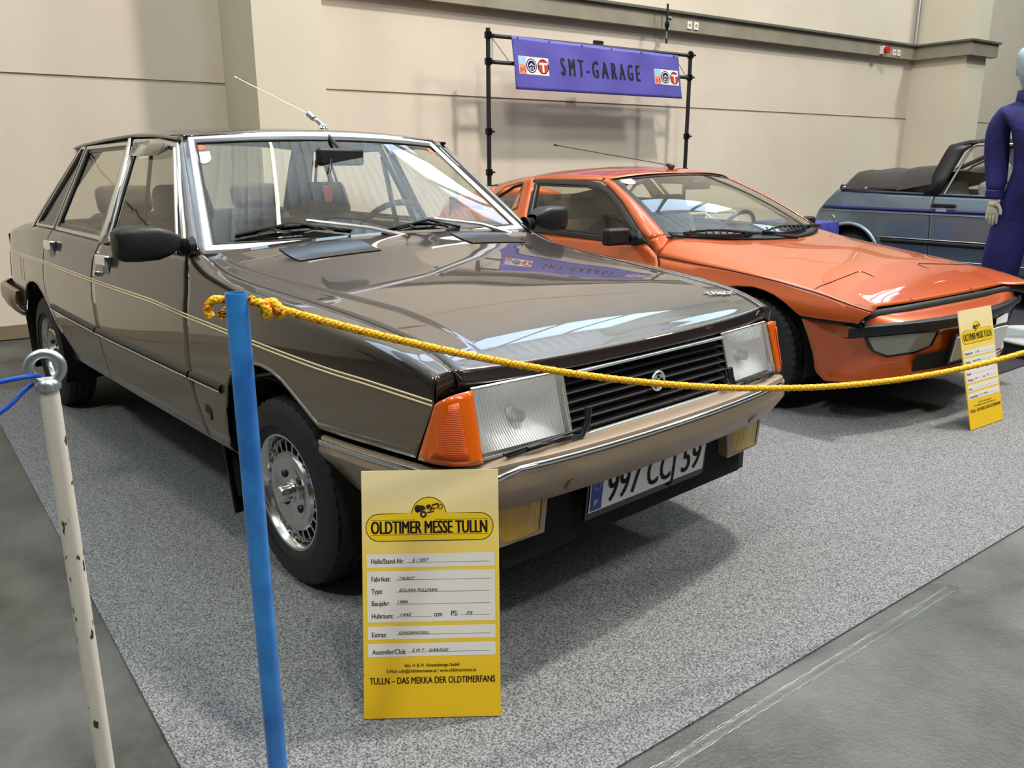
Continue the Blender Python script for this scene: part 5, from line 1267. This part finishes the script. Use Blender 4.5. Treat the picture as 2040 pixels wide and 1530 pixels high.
# yellow braided rope
def braid(name, path, r, pitch, mats, parent=None, strands=4):
    path = [Vector(p) for p in path]; Ls = [0]
    for a, b_ in zip(path, path[1:]): Ls.append(Ls[-1]+(b_-a).length)
    tot = Ls[-1]; n = max(8, int(tot/pitch*10)); mb = MB()
    C_ = []; T_ = []
    j = 0
    for k in range(n+1):
        s_ = tot*k/n
        while j < len(Ls)-2 and Ls[j+1] < s_: j += 1
        t = (s_-Ls[j])/max(1e-9, Ls[j+1]-Ls[j]); C_.append(path[j].lerp(path[j+1], t)); T_.append((path[j+1]-path[j]).normalized())
    e = T_[0].cross(Vector((0, 0, 1))).normalized(); fr_ = []
    for t in T_:
        e = (e-t*e.dot(t)).normalized(); fr_.append((e.copy(), t.cross(e)))
    for q_ in range(strands):
        for dirn in (1, -1):
            rings = []
            for k in range(n+1):
                a = dirn*2*PI*(k/10.0)+q_*2*PI/strands+(PI/strands if dirn < 0 else 0); e_, g_ = fr_[k]
                wob = r*.50+r*.08*math.cos(2*PI*k/2.5*2)
                c = C_[k]+(e_*math.cos(a)+g_*math.sin(a))*wob
                rings.append([c+(e_*math.cos(b_)+g_*math.sin(b_))*r*(.58 if q_ == 0 else .50) for b_ in np.linspace(0, 2*PI, 7)[:-1]])
            red_ = (q_ == 0)
            mb.grid(rings, closev=True, irow=lambda a, b_, red_=red_, dirn=dirn: 1 if (red_ and (a % 10) in ((0, 1, 2, 3) if dirn > 0 else (3, 4, 5, 6))) else 0)
    return mb.out(name, mats, parent, True, auto=None)
top = Vector((.775, -1.2145, 0))
A0 = top+Vector((.012, .018, 1.002)); 
dh = Vector((math.cos(math.radians(74)), math.sin(math.radians(74)), 0)); Lr = 3.50; dirr = dh*Lr
rp = []
ZE = 1.00; SAG = .27
for k in range(0, 61):
    t = k/60; s_ = t*Lr; rp.append(Vector((A0.x, A0.y, 0))+dh*s_+Vector((0, 0, 1.004-.386*s_+.1100*s_*s_)))
rope = thing('barrier_rope', 'yellow braided rope with red flecks strung from the blue post across the cars', 'rope', tuple(A0))
def rl(P): return [Vector(p)-A0 for p in P]
braid('rope_run', rl(rp), .0080, .040, [M['ropeY'], M['ropeR']], rope)
# knot: loop around the post plus overhand lump
loop = [top+Vector((.0265*math.cos(t), .0265*math.sin(t), .992+.012*math.cos(t-1.2))) for t in np.linspace(.9, .9+PI*1.05, 18)]
braid('post_loop', rl(loop), .0074, .036, [M['ropeY'], M['ropeR']], rope)
kc = A0+dh*.016+Vector((0, 0, -.016))
kn = [kc+Vector((dh.x*.006*math.sin(t), dh.y*.006*math.sin(t), 0))+Vector((0, 0, 1))*.013*math.cos(t)+dh.cross(Vector((0, 0, 1)))*.013*math.sin(t)+dh*(.010*t/3) for t in np.linspace(0, 1.6*2*PI, 40)]
braid('knot', rl(kn), .0080, .036, [M['ropeY'], M['ropeR']], rope)
el = [top+(-r2*.018)+Vector((.0, .02, 1.000)), top-r2*.036+Vector((0, 0, 1.006)), top-r2*.048+Vector((0, 0, .998)), top-r2*.052+Vector((0, 0, .984)), top-r2*.046+Vector((0, 0, .974))]
braid('rope_tail', rl(spl(el)), .0080, .036, [M['ropeY'], M['ropeR']], rope)
# second post that carries the far end (beyond the right edge of the picture)
bp2 = thing('blue_post', 'second blue barrier post at the far end of the yellow rope', 'post', (1.752, 2.180, 0))
for ch in bp_.children:
    c = ch.copy(); COL.objects.link(c); c.parent = bp2

# ------------------------------------------------------------------ info cards
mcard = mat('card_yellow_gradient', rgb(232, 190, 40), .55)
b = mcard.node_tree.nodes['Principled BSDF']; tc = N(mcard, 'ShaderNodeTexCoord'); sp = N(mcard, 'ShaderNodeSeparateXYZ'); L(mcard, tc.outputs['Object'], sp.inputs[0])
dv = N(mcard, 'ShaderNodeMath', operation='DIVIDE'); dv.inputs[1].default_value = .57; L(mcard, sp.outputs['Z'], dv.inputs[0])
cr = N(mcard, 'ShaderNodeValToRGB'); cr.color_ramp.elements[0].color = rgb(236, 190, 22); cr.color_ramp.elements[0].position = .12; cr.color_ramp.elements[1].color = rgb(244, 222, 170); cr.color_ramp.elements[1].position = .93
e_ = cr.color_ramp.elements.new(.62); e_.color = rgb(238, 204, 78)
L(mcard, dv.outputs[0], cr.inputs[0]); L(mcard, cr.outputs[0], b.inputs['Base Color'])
mlogo = mat('logo_yellow', rgb(238, 200, 20), .55); mbrown = mat('logo_brown_black', rgb(44, 28, 24), .6)
def make_card(name, label, base, bdir, lean, rows, detail=True):
    """card stands with its lower edge on the ground; local x along lower edge, z up the sheet"""
    Wc, Hc = .314, .570
    o = thing(name, label, 'sign', base)
    ex = Vector(bdir).normalized(); back = Vector((0, 0, 1)).cross(ex)      # horizontal, pointing away from reader
    ez = Vector((0, 0, 1))*math.cos(lean)+back*math.sin(lean); ey = ez.cross(ex)
    o.matrix_world = Matrix(((ex.x, ey.x, ez.x, base[0]), (ex.y, ey.y, ez.y, base[1]), (ex.z, ey.z, ez.z, base[2]), (0, 0, 0, 1)))
    sg = -1 if ey.dot(back) > 0 else 1       # toward reader
    k = Wc/276.0
    def c(px, py, h=0): return ((px-722)*k-Wc/2, sg*(.0021+h), Hc-(py-935)*Hc/489.0)
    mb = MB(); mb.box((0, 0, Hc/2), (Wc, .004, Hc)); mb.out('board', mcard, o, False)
    def rect(x0, y0, x1, y1, m, nm='field', h=.0003):
        mb = MB(); mb.add([c(x0, y1, h), c(x1, y1, h), c(x1, y0, h), c(x0, y0, h)], [(0, 1, 2, 3)]); return mb.out(nm, m, o, False)
    for y0, y1 in ((1099, 1126), (1133, 1234), (1242, 1268), (1276, 1302)): rect(731, y0, 989, y1, M['white'])
    # logo outline: pill with dome
    def pill(g):
        pts = []
        x0, x1, y0, y1 = 731-g, 986+g, 1021-g, 1073+g; r = (y1-y0)/2
        for a in np.linspace(PI/2, -PI/2, 14): pts.append((x1-r+r*math.cos(a), (y0+y1)/2-r*math.sin(a)))
        pts = pts[::1]
        b_ = []
        for a in np.linspace(-PI/2, -3*PI/2, 14): b_.append((x0+r+r*math.cos(a), (y0+y1)/2-r*math.sin(a)))
        rd_ = 34+g; d = []
        for a in np.linspace(PI-.10, .10, 18): d.append((857+rd_*math.cos(a), 1023-rd_*math.sin(a)))
        return [p for p in b_+d+pts]
    mb = MB(); pp_ = pill(1.6); mb.add([c(x, y, .0003) for x, y in pp_], [tuple(range(len(pp_)))]); mb.out('logo_outline', mbrown, o, False)
    mb = MB(); pp_ = pill(0); mb.add([c(x, y, .0006) for x, y in pp_], [tuple(range(len(pp_)))]); mb.out('logo_plate', mlogo, o, False)
    mb = MB(); f = lambda a, b_: c(a, -b_, .0009)
    put_text(mb, 'OLDTIMER MESSE TULLN', 741, -1059.5, 36, f, width=233, bold=1.1); mb.out('logo_lettering', mbrown, o, False)
    mb = MB()
    for x0, x1, y in ((741, 830, 1033), (870, 976, 1033), (741, 976, 1062)): mb.add([c(x0, y, .0009), c(x1, y, .0009), c(x1, y-.8, .0009), c(x0, y-.8, .0009)], [(0, 1, 2, 3)])
    # vintage car and motorcycle drawing
    def circ(cx_, cy_, r, r0, n=16): mb.grid([[c(cx_+q_*math.cos(t), cy_-q_*math.sin(t), .0010) for q_ in (r0, r)] for t in np.linspace(0, 2*PI, n)])
    circ(846, 1022, 7, 3); circ(834, 1014, 4.5, 0); circ(880, 1007, 5.5, 3.8); circ(864, 1013, 4.5, 3)
    for P_ in ([(828, 1008), (833, 1003), (848, 1005), (851, 1012), (846, 1014), (838, 1018), (829, 1015)], [(851, 1005), (857, 1002), (862, 1004), (860, 1010), (853, 1012)], [(853, 1020), (866, 1018), (868, 1016), (854, 1017)], [(858, 1014), (864, 1004), (866, 1004), (861, 1016)], [(863, 1003), (876, 999), (877, 1001), (866, 1006)], [(872, 1000), (880, 1007), (878, 1008), (870, 1001)], [(862, 1011), (876, 1008), (876, 1009.5), (862, 1013)]):
        mb.add([c(x, y, .0010) for x, y in P_], [tuple(range(len(P_)))])
    mb.out('logo_drawing', mbrown, o, False)
    for x, y, tx, wd in ((740, 1118, 'Halle/Stand-Nr.', 66), (740, 1153, 'Fabrikat:', 38), (740, 1177, 'Type:', 22), (740, 1201, 'Baujahr:', 36), (740, 1226, 'Hubraum:', 43), (865, 1224, 'ccm', 16), (900, 1223, 'PS:', 13), (740, 1263, 'Extras:', 29), (740, 1297, 'Aussteller/Club:', 68)): mb = MB(); put_text(mb, tx, x, -y, 14, f, width=wd, bold=.18); mb.out('printed_text', mbrown, o, False)
    mb = MB(); put_text(mb, 'Info: H. B. H. Veranstaltungs-GmbH', 805, -1323, 9.6, f, width=110, bold=.1); mb.out('printed_text', mbrown, o, False); mb = MB(); put_text(mb, 'E-Mail: tulln@oldtimermesse.at | www.oldtimermesse.at', 769, -1334, 9.6, f, width=180, bold=.1); mb.out('printed_text', mbrown, o, False)
    mb = MB(); put_text(mb, 'TULLN \u2013 DAS MEKKA DER OLDTIMERFANS', 734, -1356, 19, f, width=253, bold=.3); mb.out('printed_text', mbrown, o, False)
    mb = MB()
    for x0, x1, y in ((811, 979, 1117), (789, 979, 1151), (789, 979, 1175), (789, 979, 1199), (789, 860, 1224), (917, 979, 1222), (791, 979, 1259), (811, 979, 1294)): mb.add([c(x0, y, .0007), c(x1, y, .0007), c(x1, y-.7, .0007), c(x0, y-.7, .0007)], [(0, 1, 2, 3)])
    mb.out('ruled_lines', M['greyink'], o, False)
    mb = MB()
    for tx, x, y, wd, sz in rows: put_text(mb, tx, x, -y, sz, f, width=wd, shear=.35, bold=.12)
    mb.out('handwriting', M['blackink'], o, False)
    return o
rowsA = (('5 / 507', 822, 1115, 34, 9.5), ('TALBOT', 796, 1150, 32, 8), ('SOLARA PULLMAN', 795, 1174, 78, 8.5), ('1984', 791, 1197, 22, 8.5), ('1442', 797, 1222, 22, 8), ('75', 930, 1221, 14, 8), ('SONDERMODELL', 793, 1258, 62, 8), ('S M T - GARAGE', 820, 1293, 74, 8.5))
rowsB = (('5 / 507', 822, 1115, 34, 9.5), ('TALBOT MATRA', 796, 1150, 62, 8), ('MURENA', 795, 1174, 44, 8), ('1442', 797, 1222, 22, 8), ('S M T - GARAGE', 820, 1293, 74, 8.5))
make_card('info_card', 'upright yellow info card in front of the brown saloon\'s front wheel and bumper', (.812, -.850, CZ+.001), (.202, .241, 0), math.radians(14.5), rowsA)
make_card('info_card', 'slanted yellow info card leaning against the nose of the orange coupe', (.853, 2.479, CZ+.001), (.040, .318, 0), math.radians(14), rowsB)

# ------------------------------------------------------------------ podium and mannequin
pod = thing('podium', 'round dark podium with pale grey top carrying the mannequin in coveralls', 'podium', (.58, 4.56, 0))
mb = MB(); mb.lathe([(.41, .0), (.41, .085), (.0001, .085)], 64); mb.out('podium_side', mat('podium_black', rgb(38, 38, 42), .7), pod, True)
mb = MB(); mb.lathe([(.42, .085), (.425, .095), (.42, .105), (.0001, .105)], 64); mb.out('podium_top', mat('podium_grey', rgb(170, 172, 170), .7), pod, True)
mb = MB(); mb.box((-3.1, .6, .003), (.1, .1, .001))
PZ = .105
man = thing('mannequin', 'mannequin in dark blue workshop coveralls standing on the round podium at the right edge', 'mannequin', (.355, 4.415, PZ), 0)
# body frame: R = direction toward picture left, F = toward viewer
mx = Vector((.355, 4.415, 0)); Fv = (Vector((CAM.x, CAM.y, 0))-mx).normalized(); Rv = Vector((0, 0, 1)).cross(Fv); Rv = -Rv if Rv.dot(r2) > 0 else Rv
def mp_(r, f, z): return Rv*(r+.19*max(0, z-.95))+Fv*f+Vector((0, 0, z))
def skin(name, nodes, edges, m, parent, sub=2):
    me = bpy.data.meshes.new(name); me.from_pydata([tuple(p) for p, r in nodes], edges, []); o = bpy.data.objects.new(name, me); COL.objects.link(o); o.parent = parent
    me.materials.append(m); md = o.modifiers.new('skin', 'SKIN'); md.use_smooth_shade = True
    for k, (p, r) in enumerate(nodes):
        sv = me.skin_vertices[0].data[k]; sv.radius = r if isinstance(r, tuple) else (r, r)
    me.skin_vertices[0].data[0].use_root = True
    s_ = o.modifiers.new('sub', 'SUBSURF'); s_.levels = sub; s_.render_levels = sub
    return o
mcov = mat('coverall_blue', rgb(28, 30, 110), .8); noisy(mcov, 6, rgb(16, 18, 74), rgb(28, 30, 104), 5, .35, .65, .5, 22)
mskin = mat('mannequin_grey_blue', rgb(150, 172, 184), .5); mglove = mat('glove_grey', rgb(176, 172, 158), .8); mshoe = mat('shoe_pale', rgb(206, 196, 168), .6)
nodes = [(mp_(0, 0, .96), (.175, .12)), (mp_(0, 0, 1.10), (.215, .13)), (mp_(0, .01, 1.30), (.225, .13)), (mp_(0, 0, 1.44), (.165, .11)), (mp_(0, 0, 1.53), (.075, .07)), (mp_(0, .0, 1.56), (.068, .065)),
         (mp_(.15, 0, 1.42), .080), (mp_(.200, 0, 1.36), .082), (mp_(.220, .0, 1.22), .080), (mp_(.225, .01, 1.10), .076), (mp_(.232, .05, .99), .064), (mp_(.240, .07, .93), .055),
         (mp_(-.15, 0, 1.42), .080), (mp_(-.200, 0, 1.36), .082), (mp_(-.220, 0, 1.22), .080), (mp_(-.225, .01, 1.10), .076), (mp_(-.232, .05, .99), .064), (mp_(-.24, .07, .93), .055),
         (mp_(.11, 0, .82), .125), (mp_(.150, .02, .50), .130), (mp_(.140, .0, .20), .100), (mp_(.135, .0, .055), .105),
         (mp_(-.11, 0, .82), .125), (mp_(-.150, .02, .50), .130), (mp_(-.140, 0, .20), .100), (mp_(-.135, 0, .055), .105)]
ed = [(0, 1), (1, 2), (2, 3), (3, 4), (4, 5), (3, 6), (6, 7), (7, 8), (8, 9), (9, 10), (10, 11), (3, 12), (12, 13), (13, 14), (14, 15), (15, 16), (16, 17), (0, 18), (18, 19), (19, 20), (20, 21), (0, 22), (22, 23), (23, 24), (24, 25)]
skin('coverall', nodes, ed, mcov, man)
# head and neck, one surface
rings = []
for z, rx, ry, cy in ((1.50, .055, .055, 0), (1.56, .054, .056, .002), (1.60, .056, .062, .008), (1.635, .066, .082, .014), (1.67, .074, .094, .012), (1.71, .078, .099, .006), (1.75, .078, .100, 0), (1.79, .072, .094, -.004), (1.82, .055, .075, -.006), (1.838, .030, .042, -.006), (1.842, .004, .006, -.006)):
    ring = []
    for k in range(28):
        t = 2*PI*k/28; f = cy+ry*math.cos(t); r_ = rx*math.sin(t)
        if abs(t) < .35 or abs(t-2*PI) < .35:
            if abs(z-1.67) < .02: f += .014
            if abs(z-1.71) < .01: f -= .004
            if abs(z-1.635) < .01: f += .003
        ring.append(mp_(r_, f, z))
    rings.append(ring)
mb = MB(); mb.grid(rings, closev=True); hd = mb.out('head', mskin, man, True, auto=None); hd.modifiers.new('s', 'SUBSURF').levels = 1; hd.modifiers['s'].render_levels = 2
for s in (-1, 1):
    mb = MB(); mb.lathe([(.001, -.008), (.012, -.006), (.016, 0), (.012, .006), (.001, .008)], 12, 'X'); mb.v = [tuple(mp_(s*.078+v[0]*.8, .0+v[1]*.8, 1.69+v[2]*1.7)) for v in mb.v]; mb.out('ear', mskin, hd)
    mb = MB(); mb.lathe([(.001, .004), (.010, .002), (.013, -.003)], 12, 'Y'); mb.v = [tuple(mp_(s*.031+v[0], .090+v[1]*.6, 1.705+v[2]*.5)) for v in mb.v]; mb.out('eye', mat('eye_grey_blue', rgb(110, 130, 142), .5) if s < 0 else bpy.data.materials['eye_grey_blue'], hd)  # eyes a darker grey-blue than the head
# collar
mb = MB(); mb.grid([[mp_((.075+.012*k)*math.sin(t), .005+(.078+.014*k)*math.cos(t), 1.575-.045*k-.02*math.cos(t)*k) for k in (0, 1, 1.6)] for t in np.linspace(.35, 2*PI-.35, 24)]); mb.out('collar', mcov, man, True, solid=.006, auto=None)
# gloved hands
for s in (-1, 1):
    hb_ = mp_(s*.240, .085, .90)
    nodes = [(hb_, (.030, .022)), (mp_(s*.239, .092, .87), (.036, .018)), (mp_(s*.238, .098, .83), (.040, .017))]; ed = [(0, 1), (1, 2)]
    for k, (dr, ln, cu) in enumerate(((-.030, .070, .012), (-.010, .078, .016), (.010, .072, .018), (.029, .056, .018))):
        b0 = len(nodes); x = s*.238+dr
        nodes += [(mp_(x, .100, .808), .0100), (mp_(x, .100+cu*.4, .808-ln*.5), .0092), (mp_(x, .100-cu*.3, .808-ln), .0078)]; ed += [(2, b0), (b0, b0+1), (b0+1, b0+2)]
    b0 = len(nodes); tx = s*.238-s*.034
    nodes += [(mp_(tx, .112, .855), .0110), (mp_(tx-s*.014, .122, .825), .0100), (mp_(tx-s*.014, .126, .798), .0085)]; ed += [(1, b0), (b0, b0+1), (b0+1, b0+2)]
    skin('gloved_hand', nodes, ed, mglove, man, 2)
    # shoes
    rings = []
    for f, w_, h in ((-.09, .032, .05), (-.06, .040, .075), (0, .042, .085), (.06, .046, .07), (.11, .048, .055), (.15, .040, .042), (.175, .018, .025)):
        ring = []
        a_ = .55*s
        for k in range(16):
            t = 2*PI*k/16; rr, ff, zz = w_*math.cos(t), f, h/2+h/2*math.sin(t)
            R0_ = rr*math.cos(a_)+ff*math.sin(a_); F0_ = ff*math.cos(a_)-rr*math.sin(a_)
            ring.append(mp_(s*.135+R0_, F0_+.05, zz+.001))
        rings.append(ring)
    mb = MB(); mb.grid(rings, closev=True); n0 = len(mb.v); mb.f += [tuple(range(16)), tuple(range(n0-16, n0))]; mb.i += [0, 0]; sh = mb.out('shoe', mshoe, man, True, auto=60)
# coverall details: seam and cuffs
for s in (-1, 1):
    mb = MB(); mb.lathe([(.048, 0), (.056, .004), (.056, .045), (.050, .05)], 18); mb.v = [tuple(mp_(s*.240+v[0], .072+v[1], .908+v[2])) for v in mb.v]; mb.out('cuff', mcov, man)

# ------------------------------------------------------------------ table and chair behind the coupe
tb = thing('draped_table', 'small table under a violet-blue cloth between the orange coupe and the cabriolet', 'table', (-1.72, 5.12, 0))
mb = MB(); Wd, Dp, Hh = .52, .50, .735
rows_ = []
for z, g_ in ((Hh, 0), (Hh-.006, .006), (Hh-.10, .012), (Hh-.35, .022), (.02, .035)):
    ring = []
    for k in range(48):
        t = k/48*4; sd_ = int(t); fr_ = t-sd_; c4 = [(-1, -1), (1, -1), (1, 1), (-1, 1)]; a = c4[sd_]; b_ = c4[(sd_+1) % 4]; x = lerp(a[0], b_[0], fr_)*Wd/2; y = lerp(a[1], b_[1], fr_)*Dp/2; wv_ = g_*(1+.6*math.sin(k*1.7)); l_ = math.hypot(x, y); ring.append((x+x/l_*wv_, y+y/l_*wv_, z))
    rows_.append(ring)
mb.grid(rows_, closev=True); mb.f.append(tuple(range(48))); mb.i.append(0); mb.out('tablecloth', mat('cloth_violet', rgb(58, 58, 140), .55), tb, True, auto=40)
mb = MB(); mb.box((0, 0, .36), (.42, .40, .70)); mb.out('table_frame', M['black'], tb, False)
ch = thing('folding_chair', 'black chair with pale tube armrest standing behind the orange coupe', 'chair', (-2.42, 4.78, 0))
mb = MB(); mb.box((0, 0, .45), (.42, .42, .04)); mb.out('seat', M['black'], ch, True, bevel=.01)
mb = MB(); mb.box((-.2, 0, .72), (.03, .42, .26)); mb.out('backrest', M['black'], ch, True, bevel=.01)
for sx_ in (-.19, .19):
    for sy_ in (-.2, .2): mb = MB(); mb.tube([(sx_, sy_, .002), (sx_, sy_, .45)], .011, 8); mb.out('leg', M['satin'], ch)
for sy_ in (-.23, .23): mb = MB(); mb.tube([(-.2, sy_, .78), (.12, sy_, .80), (.19, sy_, .76), (.2, sy_, .46)], .013, 8); mb.out('armrest', mat('pale_tube', rgb(190, 180, 150), .4), ch)
# thin lattice stand beyond the pilaster (seen behind the mannequin)
ls = thing('lattice_stand', 'thin metal lattice display stand far behind the mannequin', 'stand', (-1.95, 11.9, 0))
for dx, dy in ((0, 0), (.0, .55), (.5, 0), (.5, .55)):
    mb = MB(); mb.tube([(dx, dy, .002), (dx, dy, 2.45)], .012, 8); r_ = mb.out('rod', M['satin'], ls)
    for z in (.35, 1.7, 2.43): mb = MB(); mb.box((dx, dy, z), (.05, .05, .05)); mb.out('joint', M['black'], r_, False)
for z0, z1 in ((1.7, 2.43), (.35, 1.7)):
    for a, b_ in (((0, 0), (0, .55)), ((0, 0), (.5, 0)), ((.5, 0), (.5, .55)), ((0, .55), (.5, .55))):
        mb = MB(); mb.tube([(a[0], a[1], z1), (b_[0], b_[1], z1)], .007, 6); mb.tube([(a[0], a[1], z0), (b_[0], b_[1], z1)], .005, 6); mb.out('brace', M['satin'], ls)
